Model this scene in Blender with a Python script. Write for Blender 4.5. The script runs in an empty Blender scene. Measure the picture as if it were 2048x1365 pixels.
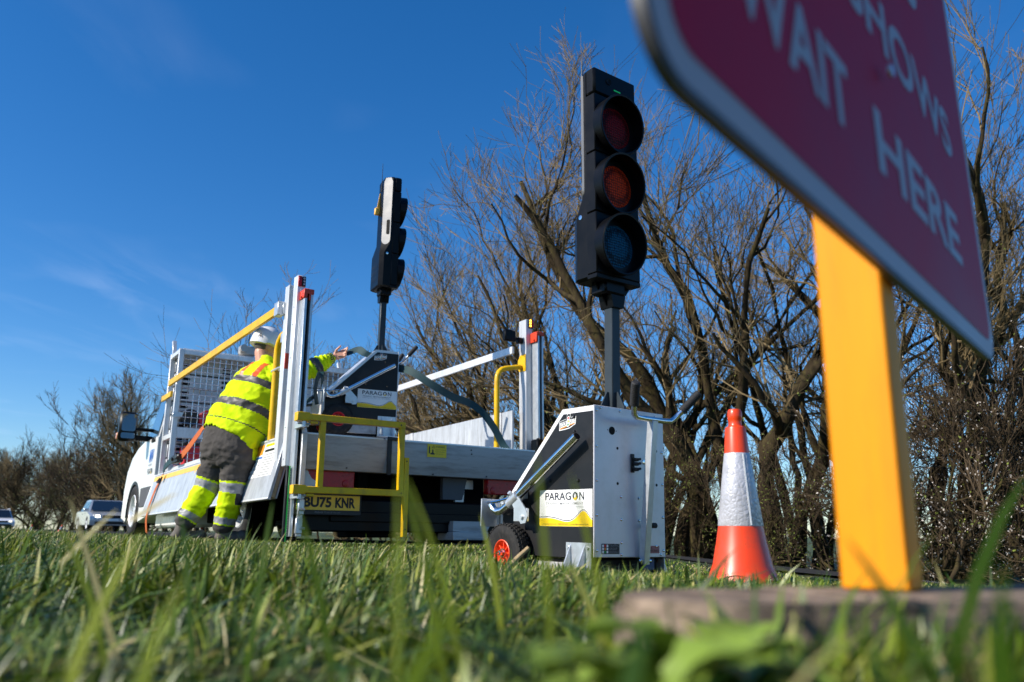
import bpy, bmesh, math, random
import numpy as np
from mathutils import Matrix, Vector, noise
random.seed(7)
rng = np.random.default_rng(11)
scene = bpy.context.scene
COL = scene.collection
PI = math.pi
def rad(a): return math.radians(a)

# ------------------------------------------------------------ camera
CZ = 0.19
F_PX, PITCH, ROLL = 1635.6, 0.2318, 0.0104
cam_d = bpy.data.cameras.new('camera')
cam = bpy.data.objects.new('camera', cam_d)
COL.objects.link(cam)
scene.camera = cam
cam_d.sensor_width = 36.0
cam_d.lens = F_PX / 2048 * 36.0
cam_d.clip_start = 0.02
cam_d.clip_end = 4000
cp, sp, cr, sr = math.cos(PITCH), math.sin(PITCH), math.cos(ROLL), math.sin(ROLL)
RX = np.array([[1, 0, 0], [0, cp, sp], [0, -sp, cp]])
RY = np.array([[cr, 0, sr], [0, 1, 0], [-sr, 0, cr]])
RC = RY @ RX
right, fwd, up = RC[0], RC[1], RC[2]
cam.matrix_world = Matrix(((right[0], up[0], -fwd[0], 0), (right[1], up[1], -fwd[1], 0), (right[2], up[2], -fwd[2], CZ), (0, 0, 0, 1)))
cam_d.dof.use_dof = True
cam_d.dof.focus_distance = 4.7
cam_d.dof.aperture_fstop = 3.0

# ------------------------------------------------------------ sky and sun
SUN_AZ = np.array([-0.906, -0.423])      # horizontal direction towards the sun
SUN_EL = rad(33)
world = bpy.data.worlds.new('World')
scene.world = world
world.use_nodes = True
nt = world.node_tree
nt.nodes.clear()
def N(t, **kw):
    n = nt.nodes.new(t)
    for k, v in kw.items(): setattr(n, k, v)
    return n
sky = N('ShaderNodeTexSky', sky_type='NISHITA', sun_disc=False)
sky.sun_elevation = SUN_EL
sky.sun_rotation = math.atan2(SUN_AZ[0], SUN_AZ[1])
sky.altitude = 100
sky.air_density = 1.0
sky.dust_density = 0.25
sky.ozone_density = 5.5
# faint cirrus mixed into the sky by direction
tc = N('ShaderNodeTexCoord')
sep = N('ShaderNodeSeparateXYZ')
dv = N('ShaderNodeMath', operation='MAXIMUM'); dv.inputs[1].default_value = 0.06
dx = N('ShaderNodeMath', operation='DIVIDE'); dy = N('ShaderNodeMath', operation='DIVIDE')
cmb = N('ShaderNodeCombineXYZ')
nz = N('ShaderNodeTexNoise'); nz.inputs['Scale'].default_value = 1.9; nz.inputs['Detail'].default_value = 9; nz.inputs['Roughness'].default_value = .55; nz.inputs['Distortion'].default_value = .5
mp = N('ShaderNodeMapping'); mp.inputs['Rotation'].default_value = (0, 0, .5); mp.inputs['Scale'].default_value = (1.5, .55, 1)
rp = N('ShaderNodeValToRGB'); rp.color_ramp.elements[0].position = .46; rp.color_ramp.elements[1].position = .80
fac = N('ShaderNodeMath', operation='MULTIPLY'); fac.inputs[1].default_value = .17
hs = N('ShaderNodeHueSaturation'); hs.inputs['Saturation'].default_value = 1.26; hs.inputs['Hue'].default_value = .504; hs.inputs['Value'].default_value = 1.0
mix = N('ShaderNodeMix', data_type='RGBA')
mix.inputs[7].default_value = (7.5, 8.2, 9.6, 1)
bg = N('ShaderNodeBackground'); bg.inputs['Strength'].default_value = 0.124
out = N('ShaderNodeOutputWorld')
L = nt.links.new
L(tc.outputs['Generated'], sep.inputs[0]); L(sep.outputs['Z'], dv.inputs[0])
L(sep.outputs['X'], dx.inputs[0]); L(dv.outputs[0], dx.inputs[1]); L(sep.outputs['Y'], dy.inputs[0]); L(dv.outputs[0], dy.inputs[1])
L(dx.outputs[0], cmb.inputs[0]); L(dy.outputs[0], cmb.inputs[1]); L(cmb.outputs[0], mp.inputs[0]); L(mp.outputs[0], nz.inputs['Vector'])
nz2 = N('ShaderNodeTexNoise'); nz2.inputs['Scale'].default_value = .75; nz2.inputs['Detail'].default_value = 3
rp2 = N('ShaderNodeValToRGB'); rp2.color_ramp.elements[0].position = .50; rp2.color_ramp.elements[1].position = .72
mu = N('ShaderNodeMath', operation='MULTIPLY')
L(cmb.outputs[0], nz2.inputs['Vector']); L(nz2.outputs['Fac'], rp2.inputs[0])
L(nz.outputs['Fac'], rp.inputs[0]); L(rp.outputs[0], mu.inputs[0]); L(rp2.outputs[0], mu.inputs[1]); L(mu.outputs[0], fac.inputs[0]); L(fac.outputs[0], mix.inputs[0])
L(sky.outputs[0], hs.inputs['Color']); L(hs.outputs[0], mix.inputs[6]); L(mix.outputs[2], bg.inputs[0]); L(bg.outputs[0], out.inputs[0])

sun_d = bpy.data.lights.new('sun', 'SUN')
sun = bpy.data.objects.new('sun', sun_d)
COL.objects.link(sun)
sun_d.energy = 5.0
sun_d.angle = rad(0.53)
sun_d.color = (1.0, .93, .82)
sdir = Vector((SUN_AZ[0] * math.cos(SUN_EL), SUN_AZ[1] * math.cos(SUN_EL), math.sin(SUN_EL)))
sun.rotation_euler = sdir.to_track_quat('Z', 'Y').to_euler()
sun.location = (-6, -3, 8)

vs = scene.view_settings
vs.view_transform = 'Standard'
vs.look = 'None'
vs.exposure = 0.38
vs.gamma = 1.0
vs.use_curve_mapping = False
scene.cycles.use_denoising = True
scene.cycles.max_bounces = 8
scene.cycles.transparent_max_bounces = 8

# ------------------------------------------------------------ materials
def mat(name, c, rough=.5, metal=0., var=.12, vscale=6., bump=0., bscale=40., coat=0., dirt=None, dirt_amt=.35, stretch=None, rvar=.1, spec=.5, emit=None, es=0., trans=0.):
    m = bpy.data.materials.new(name); m.use_nodes = True
    t = m.node_tree; b = t.nodes['Principled BSDF']
    b.inputs['Roughness'].default_value = rough; b.inputs['Metallic'].default_value = metal
    b.inputs['Specular IOR Level'].default_value = spec
    b.inputs['Coat Weight'].default_value = coat; b.inputs['Coat Roughness'].default_value = .08
    b.inputs['Base Color'].default_value = (*c, 1)
    if trans: b.inputs['Transmission Weight'].default_value = trans
    if emit:
        b.inputs['Emission Color'].default_value = (*emit, 1); b.inputs['Emission Strength'].default_value = es
    co = t.nodes.new('ShaderNodeTexCoord'); v = co.outputs['Object']
    if stretch:
        mpn = t.nodes.new('ShaderNodeMapping'); mpn.inputs['Scale'].default_value = stretch
        t.links.new(v, mpn.inputs[0]); v = mpn.outputs[0]
    n1 = t.nodes.new('ShaderNodeTexNoise'); n1.inputs['Scale'].default_value = vscale; n1.inputs['Detail'].default_value = 6; n1.inputs['Roughness'].default_value = .6
    t.links.new(v, n1.inputs['Vector'])
    r = t.nodes.new('ShaderNodeValToRGB')
    r.color_ramp.elements[0].position = .3; r.color_ramp.elements[1].position = .7
    lo = [max(0, x * (1 - var)) for x in c]; hi = [min(1, x * (1 + var)) for x in c]
    r.color_ramp.elements[0].color = (*lo, 1); r.color_ramp.elements[1].color = (*hi, 1)
    t.links.new(n1.outputs['Fac'], r.inputs[0]); colr = r.outputs[0]
    if dirt:
        n3 = t.nodes.new('ShaderNodeTexNoise'); n3.inputs['Scale'].default_value = vscale * 1.7; n3.inputs['Detail'].default_value = 9; n3.inputs['Roughness'].default_value = .72
        t.links.new(v, n3.inputs['Vector'])
        r3 = t.nodes.new('ShaderNodeValToRGB'); r3.color_ramp.elements[0].position = .48; r3.color_ramp.elements[1].position = .72
        r3.color_ramp.elements[1].color = (dirt_amt,) * 3 + (1,)
        t.links.new(n3.outputs['Fac'], r3.inputs[0])
        mx = t.nodes.new('ShaderNodeMix'); mx.data_type = 'RGBA'; mx.inputs[7].default_value = (*dirt, 1)
        t.links.new(r3.outputs[0], mx.inputs[0]); t.links.new(colr, mx.inputs[6]); colr = mx.outputs[2]
    t.links.new(colr, b.inputs['Base Color'])
    if rvar:
        ma = t.nodes.new('ShaderNodeMapRange'); ma.inputs[3].default_value = max(.02, rough - rvar); ma.inputs[4].default_value = min(1, rough + rvar)
        t.links.new(n1.outputs['Fac'], ma.inputs[0]); t.links.new(ma.outputs[0], b.inputs['Roughness'])
    if bump:
        n2 = t.nodes.new('ShaderNodeTexNoise'); n2.inputs['Scale'].default_value = bscale; n2.inputs['Detail'].default_value = 5
        t.links.new(v, n2.inputs['Vector'])
        bp = t.nodes.new('ShaderNodeBump'); bp.inputs['Strength'].default_value = bump; bp.inputs['Distance'].default_value = .01
        t.links.new(n2.outputs['Fac'], bp.inputs['Height']); t.links.new(bp.outputs[0], b.inputs['Normal'])
    return m
M = {}
def defm(k, *a, **kw): M[k] = mat(k, *a, **kw)
defm('white_paint', (.78, .77, .75), .28, coat=.5, var=.03, dirt=(.45, .38, .3), dirt_amt=.25, vscale=3)
defm('alu', (.58, .59, .60), .42, metal=.3, var=.12, vscale=5, dirt=(.25, .235, .21), dirt_amt=.7, bump=.08, bscale=60, stretch=(1, 1, .35))
defm('alu_bright', (.72, .73, .74), .36, metal=.3, var=.08, vscale=8, dirt=(.36, .35, .32), dirt_amt=.5, stretch=(1, 1, .3))
defm('alu_panel', (.50, .53, .56), .42, metal=.3, var=.14, vscale=5, dirt=(.27, .27, .26), dirt_amt=.75, bump=.06, bscale=90, stretch=(3, 3, .5))
defm('alu_tail', (.44, .43, .42), .55, metal=.3, var=.08, vscale=4, dirt=(.16, .14, .12), dirt_amt=.75, stretch=(.3, 1, 2))
defm('galv', (.58, .61, .63), .34, metal=.6, var=.1, vscale=22, dirt=(.42, .44, .45), dirt_amt=.4, rvar=.1)
defm('chrome', (.75, .76, .76), .14, metal=1., var=.08, vscale=14, rvar=.06)
defm('yellow_paint', (.74, .43, .0), .42, coat=.05, spec=.3, var=.07, vscale=5, dirt=(.22, .14, .04), dirt_amt=.55)
defm('yellow_tape', (.82, .46, .06), .45, var=.1, vscale=9, dirt=(.45, .3, .12), dirt_amt=.35)
defm('yellow_wood', (.80, .285, .002), .6, spec=.2, var=.12, vscale=5, bump=.25, bscale=14, stretch=(1, 1, .12), dirt=(.42, .15, .012), dirt_amt=.6)
defm('bare_wood', (.42, .22, .07), .6, var=.18, vscale=8, bump=.2, bscale=20, stretch=(1, 1, .12))
defm('black_panel', (.011, .011, .012), .42, var=.3, vscale=3, bump=.03, bscale=200, spec=.3, dirt=(.035, .032, .03), dirt_amt=.35)
defm('black_plastic', (.0026, .0028, .0034), .36, var=.2, vscale=10, bump=.05, bscale=300, spec=.16)
defm('black_inner', (.003, .003, .0035), .6, var=.2, vscale=10, spec=.15)
defm('lamp_grey_sheen', (.40, .375, .34), .33, metal=.35, var=.05, vscale=8)  # work lamp housing grey, also used as painted sheen on the head's black chamfer
defm('rubber', (.014, .0135, .013), .75, spec=.3, var=.35, vscale=18, bump=.2, bscale=60, dirt=(.07, .06, .05), dirt_amt=.5)
defm('rubber_grip', (.014, .014, .015), .7, var=.3, vscale=30, bump=.15, bscale=120)
defm('chassis', (.004, .004, .0045), .8, var=.4, vscale=6, spec=.1, dirt=(.014, .011, .01), dirt_amt=.5)
defm('pole_grey', (.022, .032, .040), .45, var=.12, vscale=7, spec=.35)
defm('silver_sheet', (.62, .61, .63), .36, metal=.3, var=.06, vscale=4, dirt=(.42, .40, .38), dirt_amt=.45, bump=.015, bscale=50, rvar=.07)
defm('sticker_white', (.82, .82, .80), .35, var=.02)
defm('sticker_yellow', (.85, .56, .0), .4, var=.03)
defm('plate_yellow', (.92, .58, .04), .4, var=.06, vscale=12, dirt=(.4, .25, .05), dirt_amt=.25)
defm('ink_navy', (.012, .013, .028), .5, var=.1)
defm('ink_black', (.008, .008, .009), .5, var=.1)
defm('ink_grey', (.17, .17, .18), .5, var=.1)
defm('ink_orange', (.8, .25, .01), .5, var=.05)
defm('ink_blue', (.02, .12, .45), .5, var=.05)
defm('ink_red', (.6, .015, .015), .5, var=.05)
defm('ink_green', (.01, .28, .06), .5, var=.05)
defm('label_pink', (.38, .13, .12), .5, var=.08)
defm('label_blue', (.015, .05, .16), .4, var=.1)
defm('rim_orange', (.80, .07, .008), .42, var=.08, vscale=12, coat=.2)
defm('rim_red', (.55, .012, .02), .42, var=.08, vscale=12, coat=.2)
defm('cone_orange', (.80, .055, .005), .36, var=.06, vscale=9, coat=.15, dirt=(.42, .07, .03), dirt_amt=.6)
defm('red_plastic', (.55, .02, .03), .4, var=.1)
defm('red_bracket', (.62, .045, .01), .45, var=.1)
defm('glass', (.012, .016, .02), .05, var=.05, coat=1.)
defm('glass_blue', (.05, .09, .13), .06, var=.05, coat=1.)
defm('mirror_glass', (.10, .13, .16), .04, metal=1., var=.02)
defm('lamp_red', (.42, .004, .008), .3, var=.25, vscale=25, coat=.15, spec=.3)
defm('lamp_clear', (.5, .5, .5), .15, var=.1, coat=.8)
defm('lamp_amber_lit', (.9, .35, .03), .3, emit=(1, .42, .04), es=6)
defm('amber', (.7, .22, .02), .25, coat=.6)
defm('green_led', (.01, .5, .12), .4, emit=(.02, .8, .2), es=.08)
defm('green_trim', (.01, .42, .05), .4, var=.1)
defm('headlight_lit', (.9, .9, .8), .2, emit=(1, .95, .75), es=9)
defm('drl', (.9, .9, .8), .2, emit=(1, .9, .65), es=3)
defm('strap_teal', (.007, .042, .050), .7, var=.15, vscale=60, bump=.3, bscale=400)
defm('strap_orange', (.48, .10, .01), .7, var=.15, vscale=40, bump=.3, bscale=400, dirt=(.3, .09, .03), dirt_amt=.4)
defm('hivis', (.54, .72, .003), .78, var=.1, vscale=9, bump=.45, bscale=26, spec=.15)
defm('hivis_dirty', (.45, .62, .004), .75, var=.1, vscale=9, bump=.15, bscale=160, spec=.3)
defm('reflective', (.065, .058, .052), .5, var=.15, vscale=30)
defm('reflective_light', (.26, .265, .27), .45, var=.15, vscale=30)
defm('reflective_orange', (.82, .12, .02), .4, var=.15, vscale=30)
defm('trouser', (.072, .066, .061), .88, var=.18, vscale=14, bump=.5, bscale=30, spec=.15)
defm('trouser_dark', (.03, .03, .034), .85, var=.2, vscale=14, bump=.2, bscale=220)
defm('skin', (.56, .28, .19), .5, var=.1, vscale=25, bump=.08, bscale=120)
defm('hair', (.09, .075, .06), .8, var=.4, vscale=120, bump=.5, bscale=250)
defm('helmet', (.80, .80, .81), .22, coat=.6, var=.02)
defm('helmet_stripe', (.10, .10, .15), .35, var=.1)
defm('boot', (.10, .085, .07), .7, var=.35, vscale=20, bump=.3, bscale=60)
defm('sign_red', (.46, .004, .036), .55, var=.12, vscale=3, spec=.12, bump=.02, bscale=300)
defm('sign_white', (.42, .37, .40), .5, spec=.2, var=.03)
defm('sign_back', (.05, .05, .055), .5, var=.15)
defm('slab', (.23, .175, .13), .9, var=.55, vscale=12, bump=.9, bscale=30, spec=.15, dirt=(.05, .045, .035), dirt_amt=.8)
defm('asphalt', (.04, .038, .036), .95, spec=.1, var=.25, vscale=30, bump=.4, bscale=250)
defm('soil', (.018, .022, .007), .95, var=.5, vscale=3, bump=.6, bscale=30)
defm('field', (.045, .07, .016), .95, var=.4, vscale=.3, bump=.5, bscale=8)
defm('road_paint', (.75, .74, .7), .6, var=.1, vscale=8, dirt=(.3, .29, .27), dirt_amt=.6)
defm('bark', (.036, .026, .015), .95, var=.5, vscale=5, bump=1., bscale=22, stretch=(1, 1, .35), dirt=(.10, .085, .025), dirt_amt=.75, spec=.1)
defm('twig', (.19, .138, .068), .8, spec=.2, var=.4, vscale=1.2)
defm('twig_dark', (.07, .05, .03), .85, var=.5, vscale=1.2, spec=.1)
defm('bud', (.16, .20, .025), .7, var=.35, vscale=2)
defm('blossom', (.52, .47, .42), .7, var=.15, vscale=6)
defm('dry_stem', (.42, .30, .16), .8, var=.3, vscale=20)
defm('leaf', (.17, .25, .028), .5, var=.3, vscale=18, bump=.2, bscale=60)
defm('car_silver', (.60, .63, .66), .25, metal=.5, coat=.6, var=.04)
defm('car_white', (.78, .79, .81), .25, coat=.6, var=.04)
defm('dark_trim', (.006, .006, .007), .45, var=.2)
defm('cab_grey', (.07, .07, .075), .6, var=.1)
defm('cage_dark', (.05, .05, .05), .7, var=.3)

# led lens: dotted dome, colour by noise, dots as relief
def lens_mat(name, c, glow=0.):
    m = mat(name, c, .45, var=.25, vscale=9, spec=.12)
    t = m.node_tree; b = t.nodes['Principled BSDF']
    vo = t.nodes.new('ShaderNodeTexVoronoi'); vo.inputs['Scale'].default_value = 75; vo.inputs['Randomness'].default_value = .25
    co = t.nodes.new('ShaderNodeTexCoord'); t.links.new(co.outputs['Object'], vo.inputs['Vector'])
    r = t.nodes.new('ShaderNodeValToRGB'); r.color_ramp.elements[0].color = (*c, 1); r.color_ramp.elements[1].color = (*[x * .12 for x in c], 1)
    r.color_ramp.elements[0].position = .25; r.color_ramp.elements[1].position = .62
    t.links.new(vo.outputs['Distance'], r.inputs[0]); t.links.new(r.outputs[0], b.inputs['Base Color'])
    bp = t.nodes.new('ShaderNodeBump'); bp.invert = True; bp.inputs['Strength'].default_value = .8; bp.inputs['Distance'].default_value = .006
    t.links.new(vo.outputs['Distance'], bp.inputs['Height']); t.links.new(bp.outputs[0], b.inputs['Normal'])
    M[name] = m
lens_mat('lens_red', (.24, .003, .008)); lens_mat('lens_amber', (.80, .045, .004)); lens_mat('lens_green', (.004, .10, .19))

# reflective sleeve of a cone: fine embossed rings
def sleeve_mat():
    m = mat('sleeve', (.50, .50, .54), .32, var=.12, vscale=7, metal=.15, dirt=(.22, .21, .20), dirt_amt=.5)
    t = m.node_tree; b = t.nodes['Principled BSDF']
    vo = t.nodes.new('ShaderNodeTexVoronoi'); vo.inputs['Scale'].default_value = 52; vo.feature = 'DISTANCE_TO_EDGE'
    co = t.nodes.new('ShaderNodeTexCoord'); t.links.new(co.outputs['Object'], vo.inputs['Vector'])
    bp = t.nodes.new('ShaderNodeBump'); bp.inputs['Strength'].default_value = .55; bp.inputs['Distance'].default_value = .006
    t.links.new(vo.outputs['Distance'], bp.inputs['Height']); t.links.new(bp.outputs[0], b.inputs['Normal'])
    M['sleeve'] = m
sleeve_mat()

# ------------------------------------------------------------ mesh helpers
class MB:
    def __init__(s, off=(0, 0, 0)): s.v = []; s.f = []; s.m = []; s.off = Vector(off)
    def add(s, vs, fs, mi=0, T=None):
        b = len(s.v)
        for p in vs:
            p = Vector(p)
            s.v.append((T @ p if T is not None else p) + s.off)
        for f in fs: s.f.append([b + i for i in f]); s.m.append(mi)
        return s
    def box(s, lo, hi, ch=.004, mi=0, T=None):
        lo = Vector(lo); hi = Vector(hi); c = (lo + hi) / 2; h = (hi - lo) / 2
        h = Vector([abs(x) for x in h]); ch = min(ch, min(h) * .45)
        vs = []; idx = {}
        for sx in (-1, 1):
            for sy in (-1, 1):
                for sz in (-1, 1):
                    S = (sx, sy, sz)
                    for a in range(3):
                        p = [S[k] * (h[k] - (0 if k == a else ch)) for k in range(3)]
                        idx[(S, a)] = len(vs); vs.append(c + Vector(p))
        fs = []
        for a in range(3):
            o = [k for k in range(3) if k != a]
            for sg in (-1, 1):
                q = []
                for (u, w) in ((-1, -1), (1, -1), (1, 1), (-1, 1)):
                    S = [0, 0, 0]; S[a] = sg; S[o[0]] = u; S[o[1]] = w; q.append(idx[(tuple(S), a)])
                flip = (sg < 0) ^ (a == 1)
                fs.append(q[::-1] if flip else q)
            for u in (-1, 1):
                for w in (-1, 1):
                    S0 = [0, 0, 0]; S0[o[0]] = u; S0[o[1]] = w; S1 = S0[:]; S0[a] = -1; S1[a] = 1
                    S0 = tuple(S0); S1 = tuple(S1)
                    q = [idx[(S0, o[0])], idx[(S1, o[0])], idx[(S1, o[1])], idx[(S0, o[1])]]
                    fs.append(q)
        for sx in (-1, 1):
            for sy in (-1, 1):
                for sz in (-1, 1):
                    fs.append([idx[((sx, sy, sz), a)] for a in range(3)])
        return s.add(vs, fs, mi, T)
    def cyl(s, p0, p1, r, r2=None, n=16, mi=0, cap=True):
        p0 = Vector(p0); p1 = Vector(p1); r2 = r if r2 is None else r2
        d = (p1 - p0).normalized(); a = d.orthogonal().normalized(); b = d.cross(a)
        vs = []
        for p, rr in ((p0, r), (p1, r2)):
            for i in range(n):
                t = 2 * PI * i / n; vs.append(p + (a * math.cos(t) + b * math.sin(t)) * rr)
        fs = [[i, (i + 1) % n, n + (i + 1) % n, n + i] for i in range(n)]
        if cap: fs += [list(range(n))[::-1], list(range(n, 2 * n))]
        return s.add(vs, fs, mi)
    def tube(s, pts, r, n=10, mi=0, cap=True, T=None):
        pts = [Vector(p) for p in pts]; k = len(pts)
        rs = r if isinstance(r, (list, tuple)) else [r] * k
        tg = [(pts[min(i + 1, k - 1)] - pts[max(i - 1, 0)]).normalized() for i in range(k)]
        a = tg[0].orthogonal().normalized(); vs = []
        for i in range(k):
            a = (a - tg[i] * a.dot(tg[i])).normalized(); b = tg[i].cross(a)
            for j in range(n):
                t = 2 * PI * j / n; vs.append(pts[i] + (a * math.cos(t) + b * math.sin(t)) * rs[i])
        fs = []
        for i in range(k - 1):
            for j in range(n): fs.append([i * n + j, i * n + (j + 1) % n, (i + 1) * n + (j + 1) % n, (i + 1) * n + j])
        if cap: fs += [list(range(n))[::-1], list(range((k - 1) * n, k * n))]
        return s.add(vs, fs, mi, T)
    def lathe(s, prof, o=(0, 0, 0), ax=(0, 0, 1), n=32, mi=0, a0=0., a1=2 * PI):
        o = Vector(o); d = Vector(ax).normalized(); a = d.orthogonal().normalized(); b = d.cross(a)
        full = abs(a1 - a0 - 2 * PI) < 1e-6; k = n if full else n + 1
        vs = []
        for (r, z) in prof:
            for i in range(k):
                t = a0 + (a1 - a0) * i / n; vs.append(o + d * z + (a * math.cos(t) + b * math.sin(t)) * r)
        fs = []
        for i in range(len(prof) - 1):
            for j in range(n):
                j2 = (j + 1) % k; fs.append([i * k + j, i * k + j2, (i + 1) * k + j2, (i + 1) * k + j])
        return s.add(vs, fs, mi)
    def prism(s, poly, o, u, v, w, mi=0):
        """polygon in (u, v) from o, extruded by vector w"""
        o, u, v, w = Vector(o), Vector(u), Vector(v), Vector(w)
        n = len(poly); vs = [o + u * p[0] + v * p[1] for p in poly]; vs += [p + w for p in vs]
        fs = [[i, (i + 1) % n, n + (i + 1) % n, n + i] for i in range(n)] + [list(range(n))[::-1], list(range(n, 2 * n))]
        return s.add(vs, fs, mi)
    def loft(s, rings, mi=0, cap=True, closed=True):
        n = len(rings[0]); vs = [p for r in rings for p in r]; fs = []
        m = n if closed else n - 1
        for i in range(len(rings) - 1):
            for j in range(m): fs.append([i * n + j, i * n + (j + 1) % n, (i + 1) * n + (j + 1) % n, (i + 1) * n + j])
        if cap: fs += [list(range(n))[::-1], list(range((len(rings) - 1) * n, len(rings) * n))]
        return s.add(vs, fs, mi)
    def mesh(s, name, mats, sharp=38):
        me = bpy.data.meshes.new(name)
        me.from_pydata([tuple(p) for p in s.v], [], s.f)
        for m in (mats if isinstance(mats, (list, tuple)) else [mats]): me.materials.append(M[m] if isinstance(m, str) else m)
        me.polygons.foreach_set('material_index', s.m)
        bm = bmesh.new(); bm.from_mesh(me); bmesh.ops.recalc_face_normals(bm, faces=bm.faces); bm.to_mesh(me); bm.free()
        me.polygons.foreach_set('use_smooth', [True] * len(me.polygons))
        me.set_sharp_from_angle(angle=rad(sharp))
        me.update()
        return me
    def build(s, name, mats, parent=None, label=None, sharp=38, kind=None):
        return link(name, s.mesh(name, mats, sharp), parent, label, kind)
def link(name, me, parent=None, label=None, kind=None):
    o = bpy.data.objects.new(name, me); COL.objects.link(o)
    if parent is not None: o.parent = parent
    if label: o['label'] = label
    if kind: o['kind'] = kind
    return o
def tag(o, label, cat, group=None):
    o['label'] = label; o['category'] = cat
    if group: o['group'] = group
    return o
def thing(name, label, cat, mw=None, group=None, loc=None):
    o = bpy.data.objects.new(name, None); COL.objects.link(o); o.empty_display_size = .1
    if mw is not None: o.matrix_world = mw
    if loc is not None: o.location = loc
    return tag(o, label, cat, group)
def copy_tree(o, parent=None):
    c = o.copy(); COL.objects.link(c)
    if parent is not None: c.parent = parent
    for ch in list(o.children): copy_tree(ch, c)
    return c
def mw_of(o, yaw, t1=0, t2=0):
    return Matrix.Translation(o) @ Matrix.Rotation(yaw, 4, 'Z') @ Matrix.Rotation(t1, 4, 'X') @ Matrix.Rotation(t2, 4, 'Y')

_txt = {}
def text_geo(st, bold=.0):
    k = (st, bold)
    if k not in _txt:
        cu = bpy.data.curves.new('lettering', 'FONT'); cu.body = st; cu.size = 1; cu.offset = bold; cu.resolution_u = 4
        ob = bpy.data.objects.new('lettering', cu); COL.objects.link(ob)
        bpy.context.view_layer.update()
        me = bpy.data.meshes.new_from_object(ob.evaluated_get(bpy.context.evaluated_depsgraph_get()))
        vs = np.array([v.co[:] for v in me.vertices]); fs = [list(p.vertices) for p in me.polygons]
        lo = vs.min(0); hi = vs.max(0); vs = (vs - lo) / np.maximum(hi - lo, 1e-6)
        bpy.data.objects.remove(ob); bpy.data.curves.remove(cu); bpy.data.meshes.remove(me)
        _txt[k] = (vs, fs)
    return _txt[k]
def put_text(mb, st, o, u, v, w, h, mi=0, bold=.0, lift=.0012, shear=0.):
    """lettering in the box of w by h from o along unit vectors u and v"""
    vs, fs = text_geo(st, bold); o, u, v = Vector(o), Vector(u).normalized(), Vector(v).normalized(); nn = u.cross(v) * lift
    mb.add([o + u * (p[0] * w + shear * p[1] * h) + v * (p[1] * h) + nn for p in vs], fs, mi)
def flat(mb, poly, o, u, v, lift=.0006, mi=0):
    o, u, v = Vector(o), Vector(u).normalized(), Vector(v).normalized(); nn = u.cross(v) * lift
    mb.add([o + u * p[0] + v * p[1] + nn for p in poly], [list(range(len(poly)))], mi)
def strip(mb, top, bot, o, u, v, lift=.0006, mi=0):
    """flat print between two polylines"""
    o, u, v = Vector(o), Vector(u).normalized(), Vector(v).normalized(); nn = u.cross(v) * lift; n = len(top)
    mb.add([o + u * p[0] + v * p[1] + nn for p in list(bot) + list(top)], [[i, i + 1, n + i + 1, n + i] for i in range(n - 1)], mi)
def rrect(w, h, r, n=5, x0=0, y0=0):
    p = []
    for cx, cy, a in ((w - r, r, -90), (w - r, h - r, 0), (r, h - r, 90), (r, r, 180)):
        for i in range(n + 1):
            t = rad(a + 90 * i / n); p.append((x0 + cx + r * math.cos(t), y0 + cy + r * math.sin(t)))
    return p
def circ(cx, cy, r, n=16, ry=None): return [(cx + r * math.cos(2 * PI * i / n), cy + (ry or r) * math.sin(2 * PI * i / n)) for i in range(n)]

# ------------------------------------------------------------ ground and road
RD = np.array([-0.565, 0.825])           # direction of the road
RN = np.array([0.825, 0.565])            # across the road, away from the camera
def smooth(a, b, x):
    t = np.clip((x - a) / (b - a), 0, 1); return t * t * (3 - 2 * t)
def gz(x, y):
    s = RD[0] * x + RD[1] * y
    m = RN[0] * x + RN[1] * y
    return -.05 + .15 * smooth(2.6, 6.0, s) - np.clip(.075 * (m - 4.5), 0, .42) * (1 - smooth(14., 30., s)) + .02 * (1 - smooth(.8, 2.0, s)) + .006 * np.sin(3.1 * x + 1.7 * y) * (1 - smooth(1.5, 1.9, RN[0] * x + RN[1] * y))
def np_mesh(name, v, faces, nper, mats, mi=None, smooth_=True, attr=None):
    me = bpy.data.meshes.new(name); nf = len(faces)
    me.vertices.add(len(v)); me.vertices.foreach_set('co', np.ascontiguousarray(v, dtype=np.float32).ravel())
    me.loops.add(nf * nper); me.loops.foreach_set('vertex_index', np.ascontiguousarray(faces, dtype=np.int32).ravel())
    me.polygons.add(nf); me.polygons.foreach_set('loop_start', np.arange(nf, dtype=np.int32) * nper)
    for m in (mats if isinstance(mats, (list, tuple)) else [mats]): me.materials.append(M[m] if isinstance(m, str) else m)
    if mi is not None: me.polygons.foreach_set('material_index', np.ascontiguousarray(mi, dtype=np.int32))
    me.polygons.foreach_set('use_smooth', np.full(nf, smooth_))
    if attr is not None:
        a = me.attributes.new('tone', 'FLOAT', 'POINT'); a.data.foreach_set('value', np.ascontiguousarray(attr, dtype=np.float32))
    me.update(calc_edges=True); me.validate()
    return me
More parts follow.
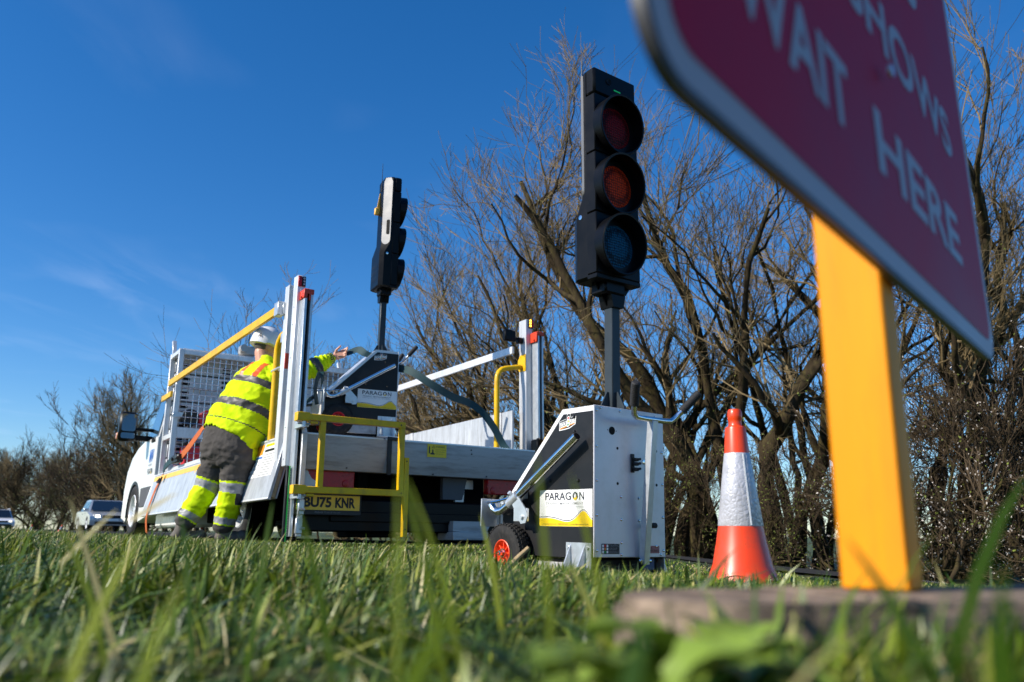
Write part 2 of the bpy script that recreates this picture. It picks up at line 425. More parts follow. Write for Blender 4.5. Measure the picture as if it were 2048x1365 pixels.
def ground():
    rr = np.concatenate([[0.0], np.geomspace(.15, 3000, 90)]); n = 120
    th = np.arange(n) * 2 * PI / n
    X = rr[:, None] * np.cos(th); Y = rr[:, None] * np.sin(th)
    Z = gz(X, Y)
    v = np.stack([X, Y, Z], -1).reshape(-1, 3)
    i, j = np.meshgrid(np.arange(len(rr) - 1), np.arange(n), indexing='ij'); j2 = (j + 1) % n
    f = np.stack([i * n + j, i * n + j2, (i + 1) * n + j2, (i + 1) * n + j], -1).reshape(-1, 4)
    mi = (np.hypot(v[f[:, 0], 0], v[f[:, 0], 1]) > 9).astype(int)
    link('ground', np_mesh('ground', v, f, 4, ['soil', 'field'], mi), kind='structure')
    ss = np.concatenate([np.linspace(-40, 4.9, 40), np.linspace(5., 12, 40), np.linspace(13, 320, 40)]); mm = np.array([2.5, 4, 5, 6, 7.2, 8.6])
    S, Mm = np.meshgrid(ss, mm, indexing='ij'); Mm = np.maximum(Mm, (4.42 - 1.95 * smooth(5.3, 6.3, S)) + np.arange(len(mm))[None, :] * .02)
    X = S * RD[0] + Mm * RN[0]; Y = S * RD[1] + Mm * RN[1]
    v = np.stack([X, Y, gz(X, Y) + .004], -1).reshape(-1, 3); k = len(mm)
    f = np.array([[a * k + b, a * k + b + 1, (a + 1) * k + b + 1, (a + 1) * k + b] for a in range(len(ss) - 1) for b in range(k - 1)])
    link('road', np_mesh('road', v, f, 4, 'asphalt'), kind='structure')
    for (a, b) in ((8.28, 8.4),):
        S, Mm = np.meshgrid(ss, np.array([a, b]), indexing='ij'); X = S * RD[0] + Mm * RN[0]; Y = S * RD[1] + Mm * RN[1]
        v = np.stack([X, Y, gz(X, Y) + .008], -1).reshape(-1, 3)
        f = np.array([[q * 2, q * 2 + 1, q * 2 + 3, q * 2 + 2] for q in range(len(ss) - 1)])
        link('road_line', np_mesh('road_line', v, f, 4, 'road_paint'), kind='structure')
ground()

# ------------------------------------------------------------ roadside sign on a timber post
D2 = Vector((.633, .774, 0)).normalized(); N2 = Vector((D2.y, -D2.x, 0))
PB = Vector((.403, .92, .136))            # foot of the post on the slab
sign = thing('road_sign', 'red sign with white capitals reading wait here on a yellow timber post', 'road sign', Matrix.Translation(PB))
def yaw_box(mb, ax, hx, hy, z0, z1, ch=.004, mi=0):
    T = Matrix(((D2.x, -N2.x, 0, 0), (D2.y, -N2.y, 0, 0), (0, 0, 1, 0), (0, 0, 0, 1)))
    mb.box((-hx, -hy, z0), (hx, hy, z1), ch, mi, T)
mb = MB(); yaw_box(mb, None, .027, .0355, 0, 1.02, .003)
mb.build('post', ['yellow_wood'], sign)
# the plate: bottom left at t=-.575, z=.472 above the world zero
q = N2 * .048; zb = .472 - PB.z; T0, T1, HT = -.575, .572, .76
upv = (Vector((0, 0, 1)) + N2 * -.012).normalized(); orig = q + D2 * T0 + Vector((0, 0, zb))
orig = orig + N2 * (-.012 * .5)
Wd = T1 - T0
mb = MB(); mb.prism(rrect(Wd, HT, .055, 6), orig, D2, upv, N2 * .010); mb.build('plate', 'sign_back', sign)
nn = N2 * .010
mb = MB(); flat(mb, rrect(Wd - .010, HT - .010, .05, 6, .005, .005), orig + nn, D2, upv, .0008); mb.build('border', 'sign_white', sign)
mb = MB(); flat(mb, rrect(Wd - .062, HT - .062, .035, 6, .031, .031), orig + nn, D2, upv, .0016); mb.build('face', 'sign_red', sign)
for st, t0, t1, z0, z1 in (('WAIT', -.44, -.15, .590, .672), ('HERE', -.055, .375, .590, .672), ('SHOWS', -.115, .415, .778, .860), ('LIGHT', -.50, -.175, .778, .860), ('WHEN', -.36, .0, .966, 1.048), ('RED', .06, .285, .966, 1.048)):
    mb = MB(); put_text(mb, st, orig + nn + D2 * (t0 - T0) + upv * (z0 - .472), D2, upv, t1 - t0, z1 - z0, bold=.022, lift=.0024); mb.build('lettering', 'sign_white', sign)
for z in (.60, .95):
    mb = MB(); p = q + Vector((0, 0, z)); mb.cyl(p + N2 * .012, p + N2 * .017, .008, n=10); mb.build('bolt', 'galv', sign)
# slab that holds the post
sl = thing('sign_base', 'thick weathered brown slab with a rounded end holding the yellow post', 'sign base', Matrix.Translation((.40, .865, -.03)) @ Matrix.Rotation(rad(17), 4, 'Z'))
mb = MB(); prof = [(-.215 + .10 * math.cos(t), .105 * math.sin(t)) for t in np.linspace(PI / 2, 3 * PI / 2, 10)] + [(.55, -.105), (.55, .105)]
mb.prism([(x * .985, y * .97) for x, y in prof], (0, 0, 0), (1, 0, 0), (0, 1, 0), (0, 0, .155)); mb.prism([(x * .96, y * .9) for x, y in prof], (0, 0, .152), (1, 0, 0), (0, 1, 0), (0, 0, .0135))
mb.build('block', 'slab', sl)
for x in (-.10, .25):
    mb = MB(); mb.box((x, -.10, .157), (x + .03, .10, .168)); mb.build('rib', 'slab', sl)

# ------------------------------------------------------------ portable traffic light (one builder, two units)
def signal_unit(name, label, mw, rim):
    root = thing(name, label, 'traffic light', mw, 'portable traffic lights')
    O = (0, 0, .14); W = .4634
    def B(): return MB(O)
    side = [(0, 0), (0, .68), (.218, .68), (.682, .222), (.695, .195), (.695, 0)]
    mb = B(); mb.prism(side, (.002, 0, 0), (0, 1, 0), (0, 0, 1), (W - .004, 0, 0)); cab = mb.build('cabinet', 'white_paint', root)
    ins = [(.004, -.006), (.004, .655), (.207, .655), (.655, .212), (.668, .19), (.668, -.006)]
    for x, nx in ((-.0025, 1), (W + .0025, -1)):
        mb = B(); mb.prism(ins, (x, 0, 0), (0, 1, 0), (0, 0, 1), (.004 * nx, 0, 0)); mb.build('side_panel', 'black_panel', root)
    mb = B(); mb.box((0.0, -.004, .001), (W, .004, .6815), .0015); fp = mb.build('front_panel', 'silver_sheet', root)
    mb = B()
    for z in (.658, .492, .338, .1845, .03):
        for x in (.015, W - .014): mb.lathe([(.0065, 0), (.006, .003), (.003, .0048), (0, .005)], (x, -.0041, z), (0, -1, 0), 8)
    for x, z in ((.04, .671), (.165, .667), (.29, .664), (.40, .661), (.168, .27), (.285, .268), (.168, .167), (.285, .165), (.17, .065), (.168, .012), (.43, .012), (.40, .05)):
        mb.lathe([(.0065, 0), (.006, .003), (.003, .0048), (0, .005)], (x, -.0041, z), (0, -1, 0), 8)
    mb.build('rivets', 'chrome', fp, kind='stuff')
    mb = B(); mb.lathe([(.0195, 0), (.019, .0014), (0, .0012)], (.113, -.0041, .571), (0, -1, 0), 18, 0)
    mb.build('socket_hole', 'black_inner', fp)
    for x, z, r_ in ((.148, .492, .0068), (.148, .33, .0068), (.41, .497, .0068), (.41, .335, .0068), (.085, .573, .0025), (.14, .571, .0025)): mb = B(); mb.cyl((x, -.0035, z), (x, -.0049, z), r_, n=10); mb.build('fixing_hole', 'black_inner', fp)
    mb = B(); mb.box((.232, -.012, .385), (.254, -.0045, .472), .003)
    for z in (.40, .425, .445): mb.box((.238, -.034, z - .008), (.262, -.011, z + .008), .003); mb.cyl((.25, -.03, z), (.272, -.032, z + .004), .006, n=8)
    mb.build('latch', 'dark_trim', fp)
    mb = B(); mb.lathe([(.012, 0), (.011, .003), (.004, .004), (0, .004)], (.323, -.0041, .439), (0, -1, 0), 12); mb.build('lock', 'chrome', fp)
    # prints on the front
    mb = B(); u, v = (1, 0, 0), (0, 0, 1); o = Vector((.043, -.0042, .015)); flat(mb, rrect(.113, .045, .003), o, u, v, .0006, 0)
    for i in range(3):
        for j in range(3):
            mi = 1 if i != 1 else (4, 3, 2)[j]
            flat(mb, [(.004 + i * .0135, .0035 + j * .0135), (.0145 + i * .0135, .0035 + j * .0135), (.0145 + i * .0135, .014 + j * .0135), (.004 + i * .0135, .014 + j * .0135)], o, u, v, .0012, mi)
    for k, st in enumerate(('SIGNALS', 'GROUP', 'TRAFFIC')): put_text(mb, st, o + Vector((.047, 0, .004 + k * .0137)), u, v, .061 if k != 1 else .05, .0105, 5, .01)
    mb.build('group_label', ['ink_black', 'sticker_white', 'ink_red', 'ink_orange', 'ink_green', 'ink_grey'], fp)
    mb = B(); o = Vector((.302, -.0042, .018)); flat(mb, rrect(.119, .034, .002), o, u, v, .0006, 0)
    put_text(mb, 'OF THE', o + Vector((.04, 0, .021)), u, v, .03, .006, 1); put_text(mb, 'THE WORKS', o + Vector((.014, 0, .006)), u, v, .098, .0105, 1, .01)
    mb.build('works_label', ['label_pink', 'ink_black'], fp)
    # company plate on the black side
    mb = B(); u, v = Vector((0, -1, 0)), Vector((0, 0, 1)); w, h = .3695, .1678; o = Vector((-.0028, .3737, .1319))
    flat(mb, [(0, 0), (w, 0), (w, h), (0, h)], o, u, v, .001, 0)
    wx = [0, .08, .15, .22, .3, .38, .45, .5, .55, .6, .65, .70, .75, .79, .82, .845, .87, .9, .93, .96, 1.]
    wy = [.24, .247, .25, .245, .228, .195, .165, .15, .148, .16, .195, .255, .335, .40, .432, .44, .432, .385, .325, .26, .2]
    top = [(x * w, y * h) for x, y in zip(wx, wy)]
    strip(mb, [(x, y - .022 * h) for x, y in top], [(x, .004 * h) for x, y in top], o, u, v, .0016, 1)
    strip(mb, [(x, y + .02 * h) for x, y in top], [(x, y) for x, y in top], o, u, v, .0016, 2)
    for st, a, b in (('PARAG', .115, .612), ('N', .768, .855)): put_text(mb, st, o + u * (a * w) + v * (.715 * h), u, v, (b - a) * w, .215 * h, 2, .012, .002)
    flat(mb, circ(.69 * w, .822 * h, .0185, 18, .0185), o, u, v, .0016, 2); flat(mb, [(.655 * w, .74 * h), (.69 * w, .70 * h), (.725 * w, .75 * h), (.70 * w, .86 * h)], o, u, v, .0021, 1); flat(mb, [(.665 * w, .82 * h), (.69 * w, .76 * h), (.712 * w, .85 * h), (.686 * w, .9 * h)], o, u, v, .0024, 0)
    put_text(mb, 'TRAFFIC MANAGEMENT', o + u * (.122 * w) + v * (.585 * h), u, v, .725 * w, .075 * h, 3, .008)
    put_text(mb, 'SAFETY BY CHOICE - NOT BY CHANCE', o + u * (.125 * w) + v * (.515 * h), u, v, .715 * w, .036 * h, 3)
    put_text(mb, 'www.paragontm.co.uk  |  0800 699 6327  |  contact@paragontm.co.uk', o + u * (.055 * w) + v * (.038 * h), u, v, .88 * w, .042 * h, 2, lift=.0024)
    mb.build('company_plate', ['sticker_white', 'sticker_yellow', 'ink_navy', 'ink_grey'], root)
    # padlock badge
    mb = B(); o = Vector((-.0028, .236, .578)); v2 = (Vector((0, 0, 1)) + Vector((0, -1, 0)) * .06).normalized(); u2 = (Vector((0, -1, 0)) + Vector((0, 0, 1)) * .17).normalized()
    mb_out = [(0, 0), (.040, -.004), (.075, -.006), (.118, .004), (.120, .042), (.082, .046), (.077, .066), (.066, .073), (.054, .066), (.049, .046), (0, .044)]
    cx, cy = .06, .03
    flat(mb, mb_out, o, u2, v2, .0008, 0); flat(mb, [(cx + (x - cx) * .94, cy + (y - cy) * .87) for x, y in mb_out], o, u2, v2, .0012, 1); flat(mb, [(.005, .004), (.115, .008), (.116, .036), (.005, .036)], o, u2, v2, .0015, 0)
    put_text(mb, 'LOCK', o + u2 * .007 + v2 * .014, u2, v2, .047, .021, 1, .015, .002); put_text(mb, 'UT!', o + u2 * .077 + v2 * .015, u2, v2, .036, .022, 1, .015, .002)
    flat(mb, [(.008, .004), (.114, .008), (.113, .0125), (.008, .0105)], o, u2, v2, .002, 2)
    flat(mb, rrect(.018, .05, .006, 3, .057, .004), o, u2, v2, .0023, 0)
    for k, mi in enumerate((5, 4, 3)): flat(mb, circ(.066, .014 + k * .0155, .0058, 10), o, u2, v2, .0027, mi)
    mb.build('padlock_badge', ['sticker_white', 'ink_black', 'ink_orange', 'ink_red', 'sticker_yellow', 'ink_green'], root)
    for y, z in ((.127, .637), (.126, .566), (.10, .34), (.30, .345)): mb = B(); mb.lathe([(.009, 0), (.0085, .004), (.005, .008), (0, .009)], (-.0028, y, z), (-1, 0, 0), 10); mb.build('bolt', 'dark_trim', root)
    # prop tube and clamp on the side
    X = -.055; mb = B()
    mb.tube([(X, .052, .536), (X, .30, .385), (X, .45, .292), (X, .56, .225), (X - .003, .60, .204), (X - .008, .635, .198), (X - .012, .663, .208), (X - .014, .68, .232)], .0205, 16)
    t = mb.build('prop_tube', 'chrome', root)
    mb = B(); mb.cyl((X, .0505, .537), (X, .0545, .5345), .0165, n=16); mb.build('tube_mouth', 'black_inner', t)
    mb = B(); mb.tube([(X, .475, .277), (X, .545, .235)], .028, 16); mb.box((X - .012, .395, .150), (X + .004, .50, .215), .006); mb.box((X - .02, .50, .235), (X + .045, .53, .262), .004); mb.box((X, .46, .26), (X + .05, .50, .30), .004)
    mb.prism([(.40, .21), (.385, .175), (.40, .145), (.435, .14), (.47, .18), (.50, .225), (.52, .26), (.46, .27)], (X - .016, 0, 0), (0, 1, 0), (0, 0, 1), (.006, 0, 0))
    mb.cyl((X - .016, .425, .172), (X - .027, .425, .172), .011, n=6); mb.cyl((X - .016, .515, .28), (X - .03, .515, .29), .011, n=6)
    mb.cyl((X - .02, .585, .245), (X + .05, .585, .245), .013, n=12)
    mb.build('clamp', 'galv', root)
    mb = B(); mb.box((-.115, .700, .125), (.0, .707, .262), .002); mb.box((-.012, .697, .125), (.0, .74, .262), .002); mb.build('clamp_plate', 'galv', root)
    mb = B(); mb.tube([(X - .02, .755, .236), (X - .02, .70, .243), (X - .02, .62, .248), (X - .01, .54, .262)], [.006, .008, .008, .008], 8); mb.build('locking_lever', 'chrome', root)
    # wheels
    for sx, x in ((-1, -.055), (1, W + .055)):
        mb = B(); prof = [(.055, -.03), (.075, -.034), (.10, -.0385), (.122, -.037), (.134, -.029), (.1395, -.015), (.141, 0), (.1395, .015), (.134, .029), (.122, .037), (.10, .0385), (.075, .034), (.055, .03)]
        mb.lathe(prof, (x, .558, 0), (1, 0, 0), 40)
        for i in range(40):
            a = 2 * PI * i / 40
            for k, (xx, off) in enumerate(((-.026, 0), (-.009, .5), (.009, 0), (.026, .5))):
                aa = a + off * 2 * PI / 40; R_ = .1415 - abs(xx) * .16
                T = Matrix.Translation(Vector((x, .558, 0)) + Vector((0, 0, .14))) @ Matrix.Rotation(aa, 4, 'X') @ Matrix.Translation((xx, 0, R_))
                mb.off = Vector((0, 0, 0)); mb.add([(-.007, -.0075, -.004), (.007, -.0075, -.004), (.007, .0075, -.004), (-.007, .0075, -.004), (-.006, -.006, .003), (.006, -.006, .003), (.006, .006, .003), (-.006, .006, .003)], [[4, 5, 6, 7], [0, 1, 5, 4], [1, 2, 6, 5], [2, 3, 7, 6], [3, 0, 4, 7]], 0, T)
        mb.off = Vector(O)
        wl = mb.build('tyre', 'rubber', root)
        mb = B(); mb.lathe([(.060, -.028), (.064, -.034), (.060, -.036), (.054, -.03), (.048, -.012), (.046, -.008), (.022, -.008), (.02, -.03), (.012, -.032), (.012, .03), (.022, .03), (.046, .012), (.054, .03), (.062, .034), (.062, .0)], (x, .558, 0), (1, 0, 0), 32)
        for i in range(8):
            a = 2 * PI * i / 8; T = Matrix.Translation((x, .558, 0)) @ Matrix.Rotation(a, 4, 'X'); mb.box((-.024, -.003, .018), (.024, .003, .056), .001, 0, T)
        mb.build('rim', rim, wl)
        mb = B(); mb.cyl((x + sx * .028, .558, 0), (x + sx * .05, .558, 0), .014, n=6); mb.cyl((x + sx * .05, .558, 0), (x + sx * .062, .558, 0), .007, n=10); mb.cyl((x + sx * .026, .558, 0), (x + sx * .031, .558, 0), .022, n=14); mb.build('axle_nut', 'chrome', wl)
    mb = B(); mb.cyl((-.06, .558, 0), (W + .06, .558, 0), .010, n=10); mb.build('axle', 'galv', root)
    # stabilising feet and floor channel
    for sx, x in ((-1, 0.), (1, W)):
        mb = B(); mb.box((x + sx * .003, .008, -.125), (x + sx * .009, .176, .062), .001)
        for y in (.045, .14): mb.prism([(0, .055), (0, -.125), (.085, -.125)], (x + sx * .009, y, 0), (sx, 0, 0), (0, 0, 1), (0, .006, 0))
        mb.box((x + sx * .006, .005, -.132), (x + sx * .1, .18, -.125), .001)
        for y in (.03, .16): mb.cyl((x + sx * .009, y, .04), (x + sx * .016, y, .04), .008, n=6)
        mb.build('stabiliser_foot', 'galv', root)
        mb = B(); mb.box((x - sx * .01, .18, -.105), (x - sx * .05, .48, -.03), .004); mb.build('floor_channel', 'alu_tail', root)
    mb = B(); mb.box((.02, .03, -.12), (W - .02, .46, -.008), .006); bx = mb.build('battery_box', 'black_inner', root)
    mb = B(); flat(mb, rrect(.075, .05, .003), (.345, .03, -.058), (1, 0, 0), (0, 0, 1), .001, 0); flat(mb, [(.016 + .02 * math.cos(t) + .015, -.03 + .018 * math.sin(t)) for t in np.linspace(0, PI, 10)], (.345, .03, -.06), (1, 0, 0), (0, 0, 1), .0016, 1); mb.build('battery_label', ['label_blue', 'ink_blue'], bx)
    # pull handle
    bt, tp = Vector((.288, -.03, -.03)), Vector((.287, -.10, .625)); ax = (tp - bt).normalized(); xx = Vector((1, 0, 0)); yy = ax.cross(xx).normalized()
    T = Matrix(((xx.x, yy.x, ax.x, bt.x), (xx.y, yy.y, ax.y, bt.y), (xx.z, yy.z, ax.z, bt.z), (0, 0, 0, 1)))
    mb = B(); mb.box((-.0185, -.0185, 0), (.0185, .0185, (tp - bt).length), .002, 0, T)
    st = mb.build('handle_stem', 'galv', root)
    mb = B(); mb.cyl((.25, -.03, -.015), (.33, -.03, -.015), .009, n=10); mb.cyl((.255, -.03, -.015), (.262, -.03, -.015), .017, n=6); mb.build('pivot_bolt', 'chrome', st)
    mb = B(); mb.cyl((.304, -.05, .145), (.318, -.052, .145), .008, n=12); mb.cyl((.318, -.052, .145), (.345, -.054, .145), .0125, n=14); mb.build('locking_knob', 'rubber_grip', st)
    cpt = [Vector((.287, -.103, .628))]
    def arc(sg): return [Vector((.287 + sg * a, y, z)) for a, y, z in ((0, -.103, .630), (.07, -.103, .630), (.115, -.105, .632), (.138, -.112, .645), (.152, -.126, .665), (.175, -.152, .70))]
    pts = arc(-1)[::-1] + arc(1)[1:]
    mb = B(); mb.tube(pts, .0135, 12); mb.build('handlebar', 'chrome', root)
    for sg in (-1, 1):
        a, b = Vector((.287 + sg * .163, -.138, .683)), Vector((.287 + sg * .218, -.202, .772)); mb = B()
        prof = []; n = 26; d = (b - a)
        pts = [a + d * (i / n) for i in range(n + 1)]; rs = [.0195 + (.0018 if i % 2 else 0) for i in range(n + 1)]; rs[0] = .022; rs[-1] = .014; rs[-2] = .0195
        mb.tube(pts, rs, 14); mb.build('grip', 'rubber_grip', root)
    # pole
    PX, PY = .229, .108; h = .0285
    mb = B(); mb.box((PX - h, PY - h, .676), (PX + h, PY + h, 1.29), .004); pole = mb.build('pole', 'pole_grey', root)
    mb = B(); mb.box((PX - .085, PY - .085, .6805), (PX + .085, PY + .085, .688), .002)
    for dx_, dy_ in ((1, 0), (-1, 0), (0, 1), (0, -1)): mb.prism([(h, .688), (.082, .69), (.082, .70), (h + .012, .775), (h, .775)], (PX - dy_ * .004, PY - dx_ * .004, 0), (dx_, dy_, 0), (0, 0, 1), (dy_ * .008, dx_ * .008, 0))
    mb.cyl((PX + .02, PY - .06, .688), (PX + .02, PY - .06, .705), .009, n=8); mb.build('pole_base', 'pole_grey', pole)
    # head
    T = Matrix.Translation((PX, PY, 1.3)) @ Matrix.Rotation(rad(-1.0), 4, 'Y') @ Matrix.Translation((-PX, -PY, -1.3)); hx = .1525; HX = .205; F = .03
    T = Matrix.Translation((0, 0, .14)) @ T
    def hb(): return MB()
    def tb(mb, name, m, par, sharp=38):
        mb.v = [T @ p for p in mb.v]; return mb.build(name, m, par, sharp=sharp)
    mb = hb(); mb.box((HX - .07, .055, 1.262), (HX + .07, .165, 1.33), .01); mb.prism([(-.05, 1.262), (.05, 1.262), (.035, 1.20), (-.035, 1.20)], (PX - .0, PY - .045, 0), (1, 0, 0), (0, 0, 1), (0, .09, 0))
    for s_ in (-1, 1): mb.prism([(.03, 1.2), (.125, 1.325), (.03, 1.325)], (PX - .0, PY - .004, 0), (s_, 0, 0), (0, 0, 1), (0, .008, 0))
    tb(mb, 'head_mount', 'black_plastic', pole)
    mb = hb(); mb.box((HX - hx, F, 2.302), (HX + hx, .10, 2.45), .012); head = tb(mb, 'signal_head', 'black_plastic', root)
    mb = hb(); mb.box((HX - hx, F, 1.318), (HX + hx, .10, 1.342), .003); tb(mb, 'bottom_trim', 'black_plastic', head)
    for k in range(3):
        mb = hb(); mb.box((HX - hx, F, 1.3435 + k * .32), (HX + hx, .10, 1.6605 + k * .32), .005); tb(mb, 'lamp_module', 'black_plastic', head)
    up_ = [(-.148, .098), (-.148, .118), (-.085, .188), (.085, .188), (.148, .118), (.148, .098)]
    lo_ = [(-.148, .098), (-.15, .175), (-.125, .215), (.125, .215), (.15, .175), (.148, .098)]
    def sec(p, z, s=1.): return [Vector((HX + x * s, .098 + (y - .098) * s, z)) for x, y in p]
    mb = hb(); mb.loft([sec(lo_, 1.322, .88), sec(lo_, 1.335), sec(lo_, 1.66), sec(up_, 1.78), sec(up_, 2.435), sec(up_, 2.452, .92)]); tb(mb, 'rear_cover', 'black_plastic', head, 25)
    for s_ in (-1,):
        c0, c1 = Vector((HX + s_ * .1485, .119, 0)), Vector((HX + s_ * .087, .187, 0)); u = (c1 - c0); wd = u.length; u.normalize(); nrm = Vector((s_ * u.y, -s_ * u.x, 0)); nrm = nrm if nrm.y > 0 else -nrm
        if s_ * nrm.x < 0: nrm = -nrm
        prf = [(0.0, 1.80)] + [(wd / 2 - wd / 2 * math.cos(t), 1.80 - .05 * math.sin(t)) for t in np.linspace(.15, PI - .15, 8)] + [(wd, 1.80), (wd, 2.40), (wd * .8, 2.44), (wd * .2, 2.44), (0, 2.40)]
        mb = hb(); mb.prism(prf, c0 - nrm * .002, u, (0, 0, 1), nrm * .012); tb(mb, 'chamfer_sheen', 'lamp_grey_sheen', head)  # glossy reflection on the black plastic chamfer, painted as a lighter grey strip
        mb = hb(); mb.prism(rrect(wd * .36, .15, .012, 4, wd * .12 if s_ < 0 else wd * .12, 1.85), c0 + nrm * .0095, u, (0, 0, 1), nrm * .0025); tb(mb, 'handle_slot', 'black_inner', head)
        mb = hb(); mb.lathe([(.013, 0), (.012, .004), (.005, .005), (0, .005)], (HX + s_ * .149, .145, 1.655), (s_, 0, 0), 12); tb(mb, 'cover_lock', 'chrome', head)
    mb = hb(); mb.lathe([(.02, 0), (.018, .002), (0, .001)], (HX - .05, .188, 1.98), (0, 1, 0), 14); tb(mb, 'cable_hole', 'black_inner', head)
    for k, stx in enumerate(('SIGNALS', 'GROUP', 'TRAFFIC')): mb = hb(); put_text(mb, stx, (HX + .09, .215, 1.40 + k * .06), (-1, 0, 0), (0, 0, 1), .18, .035, 0, .01, .004); tb(mb, 'moulded_lettering', 'dark_trim', head)
    mb = hb(); mb.cyl((HX - .07, .21, 2.33), (HX - .07, .212, 2.60), .0045, .002, 8); mb.cyl((HX - .07, .21, 2.30), (HX - .07, .21, 2.36), .009, n=8); tb(mb, 'aerial', 'dark_trim', head)
    mb = hb(); mb.box((HX + .03, .185, 2.10), (HX + .075, .235, 2.17), .006); mb.prism([(0, 0), (.03, 0), (.005, .16), (0, .16)], (HX + .046, .186, 2.17), (0, 1, 0), (0, 0, 1), (.012, 0, 0)); tb(mb, 'aerial_bracket', 'yellow_tape', head)
    mb = hb(); mb.lathe([(.02, 0), (.018, .004), (.012, .002), (0, .0)], (HX - .05, F, 2.392), (0, -1, 0), 16); tb(mb, 'sensor_eye', 'black_inner', head)
    mb = hb(); mb.box((HX - .012, F - .003, 2.352), (HX + .034, F + .002, 2.360), .001); tb(mb, 'status_light', 'green_led', head)
    for k, lm in enumerate(('lens_green', 'lens_amber', 'lens_red')):
        cz = 1.50 + k * .32; n = 40; cxx = HX - .012
        def ring(r, yb, sl): return [Vector((cxx + r * math.cos(2 * PI * i / n), yb - sl * (.5 + .5 * math.sin(2 * PI * i / n)), cz + r * math.sin(2 * PI * i / n))) for i in range(n)]
        mb = hb(); mb.loft([ring(.150, F + .006, 0), ring(.154, -.004, .03), ring(.1555, -.010, .036), ring(.1525, -.014, .037), ring(.1440, -.013, .036), ring(.138, F + .004, 0), ring(.128, F + .012, 0)], cap=False)
        tb(mb, 'visor', 'black_plastic', head, 30)
        mb = hb(); mb.lathe([(.136, -.012), (.12, -.002), (.09, .009), (.05, .016), (.0, .018)], (cxx, F + .002, cz), (0, -1, 0), 40); tb(mb, 'lens', lm, head)
    return root
sA = signal_unit('portable_traffic_light', 'portable traffic light standing in the grass beside the tall orange cone', mw_of(Vector((.371, 3.7373, .0925)), rad(37.63), rad(.72), rad(.25)) @ Matrix.Translation((0, 0, -.14)), 'rim_orange')
sB = copy_tree(sA)
sB.matrix_world = mw_of(Vector((-1.061, 7.504, 1.164)), rad(115.846)) @ Matrix.Translation((0, 0, -.14))
sB['label'] = 'portable traffic light loaded on the flatbed truck, its lamps turned away'
for o in sB.children_recursive:
    if o.name.startswith('rim'):
        o.data = o.data.copy(); o.data.materials[0] = M['rim_red']

# ------------------------------------------------------------ flatbed truck
TM = mw_of(Vector((-1.641, 6.443, .954)), rad(34.4285), rad(-.913))
TG = .855                                  # floor of the bed above the road
truck = thing('flatbed_truck', 'white dropside flatbed truck with tail lift posts and yellow step gate', 'truck', TM @ Matrix.Translation((0, 0, -TG)))
def B(): return MB((0, 0, TG))
def tp_(name, mb, m, par=None, **k): return mb.build(name, m, par or truck, **k)
TW = 2.262
# bed
mb = B(); mb.box((.01, .13, -.06), (TW - .01, 4.9, -.004), .004); bed = tp_('bed_floor', mb, 'alu')
mb = B(); mb.prism([(.0, -.006), (.006, 0), (.11, 0), (.12, -.28), (.05, -.278), (.003, -.135)], (0, 0, 0), (0, 1, 0), (0, 0, 1), (TW, 0, 0))
tail = tp_('tail_beam', mb, 'alu_tail', sharp=20)
mb = B(); mb.box((-.002, -.004, -.012), (.70, .03, .004), .002); mb.box((.72, -.004, -.012), (TW + .002, .03, .004), .002); tp_('edge_strip', mb, 'galv', tail)
for x, z in ((1.56, -.04), (1.565, -.075), (.4, -.255), (1.2, -.268), (1.75, -.262)): mb = B(); mb.cyl((x, -.006 if z > -.2 else .035, z), (x, .06, z), .006, n=8); tp_('bolt', mb, 'dark_trim', tail)
mb = B(); o = Vector((1.115, -.0015, -.125)); u, v = (1, 0, 0), (0, 0, 1)
w, h = .19, .112; flat(mb, rrect(w, h, .004), o, u, v, .001, 0)
put_text(mb, 'WARNING', o + Vector((.083, 0, .083)), u, v, .088, .016, 1, .01)
flat(mb, [(.045, .078), (.078, .078), (.0615, .106)], o, u, v, .0016, 1); flat(mb, [(.050, .081), (.073, .081), (.0615, .1005)], o, u, v, .0021, 0); flat(mb, [(.0605, .084), (.0625, .084), (.063, .095), (.06, .095)], o, u, v, .0026, 1)
for k, st in enumerate(('Keep clear of tail lift', 'Keep feet clear', 'Keep hands clear')): put_text(mb, st, o + Vector((.083, 0, .061 - k * .018)), u, v, .1 - .012 * k, .0095, 1)
flat(mb, [(.014, .03), (.026, .03), (.026, .09), (.014, .09)], o, u, v, .0016, 1); flat(mb, [(.03, .022), (.072, .022), (.072, .034), (.06, .038), (.06, .065), (.048, .065), (.048, .04), (.03, .034)], o, u, v, .0016, 1)
tp_('warning_label', mb, ['sticker_yellow', 'ink_black'], tail)
mb = B(); mb.box((.735, -.012, -.30), (.775, .0, .02), .003); mb.box((.735, -.02, -.01), (.83, .0, .016), .003); tp_('gate_latch', mb, 'dark_trim')
# left posts
mb = B(); mb.box((-.10, .27, -.275), (-.05, .36, 1.275), .004); mb.box((-.095, .262, .55), (-.055, .27, .68), .001, 1); tp_('pillar', mb, ['alu_bright', 'red_bracket'])
mb = B(); mb.box((-.09, .10, -.26), (-.017, .19, 1.318), .005); mb.box((-.06, .095, -.26), (-.047, .101, 1.2), .001)
for z in (-.2, .05, .35, .62, .9, 1.05): mb.cyl((-.0895, .145, z), (-.096, .145, z), .006, n=6)
postL = tp_('lift_post', mb, 'alu_bright')
mb = B(); mb.box((-.085, .088, 1.22), (-.056, .1, 1.308), .006, 0); mb.box((-.052, .088, 1.222), (-.022, .1, 1.306), .006, 1)
for k in range(3): mb.cyl((-.037, .0885, 1.24 + k * .025), (-.037, .085, 1.24 + k * .025), .008, n=8, mi=2)
tp_('marker_lamp', mb, ['lamp_red', 'dark_trim', 'lamp_clear'], postL)
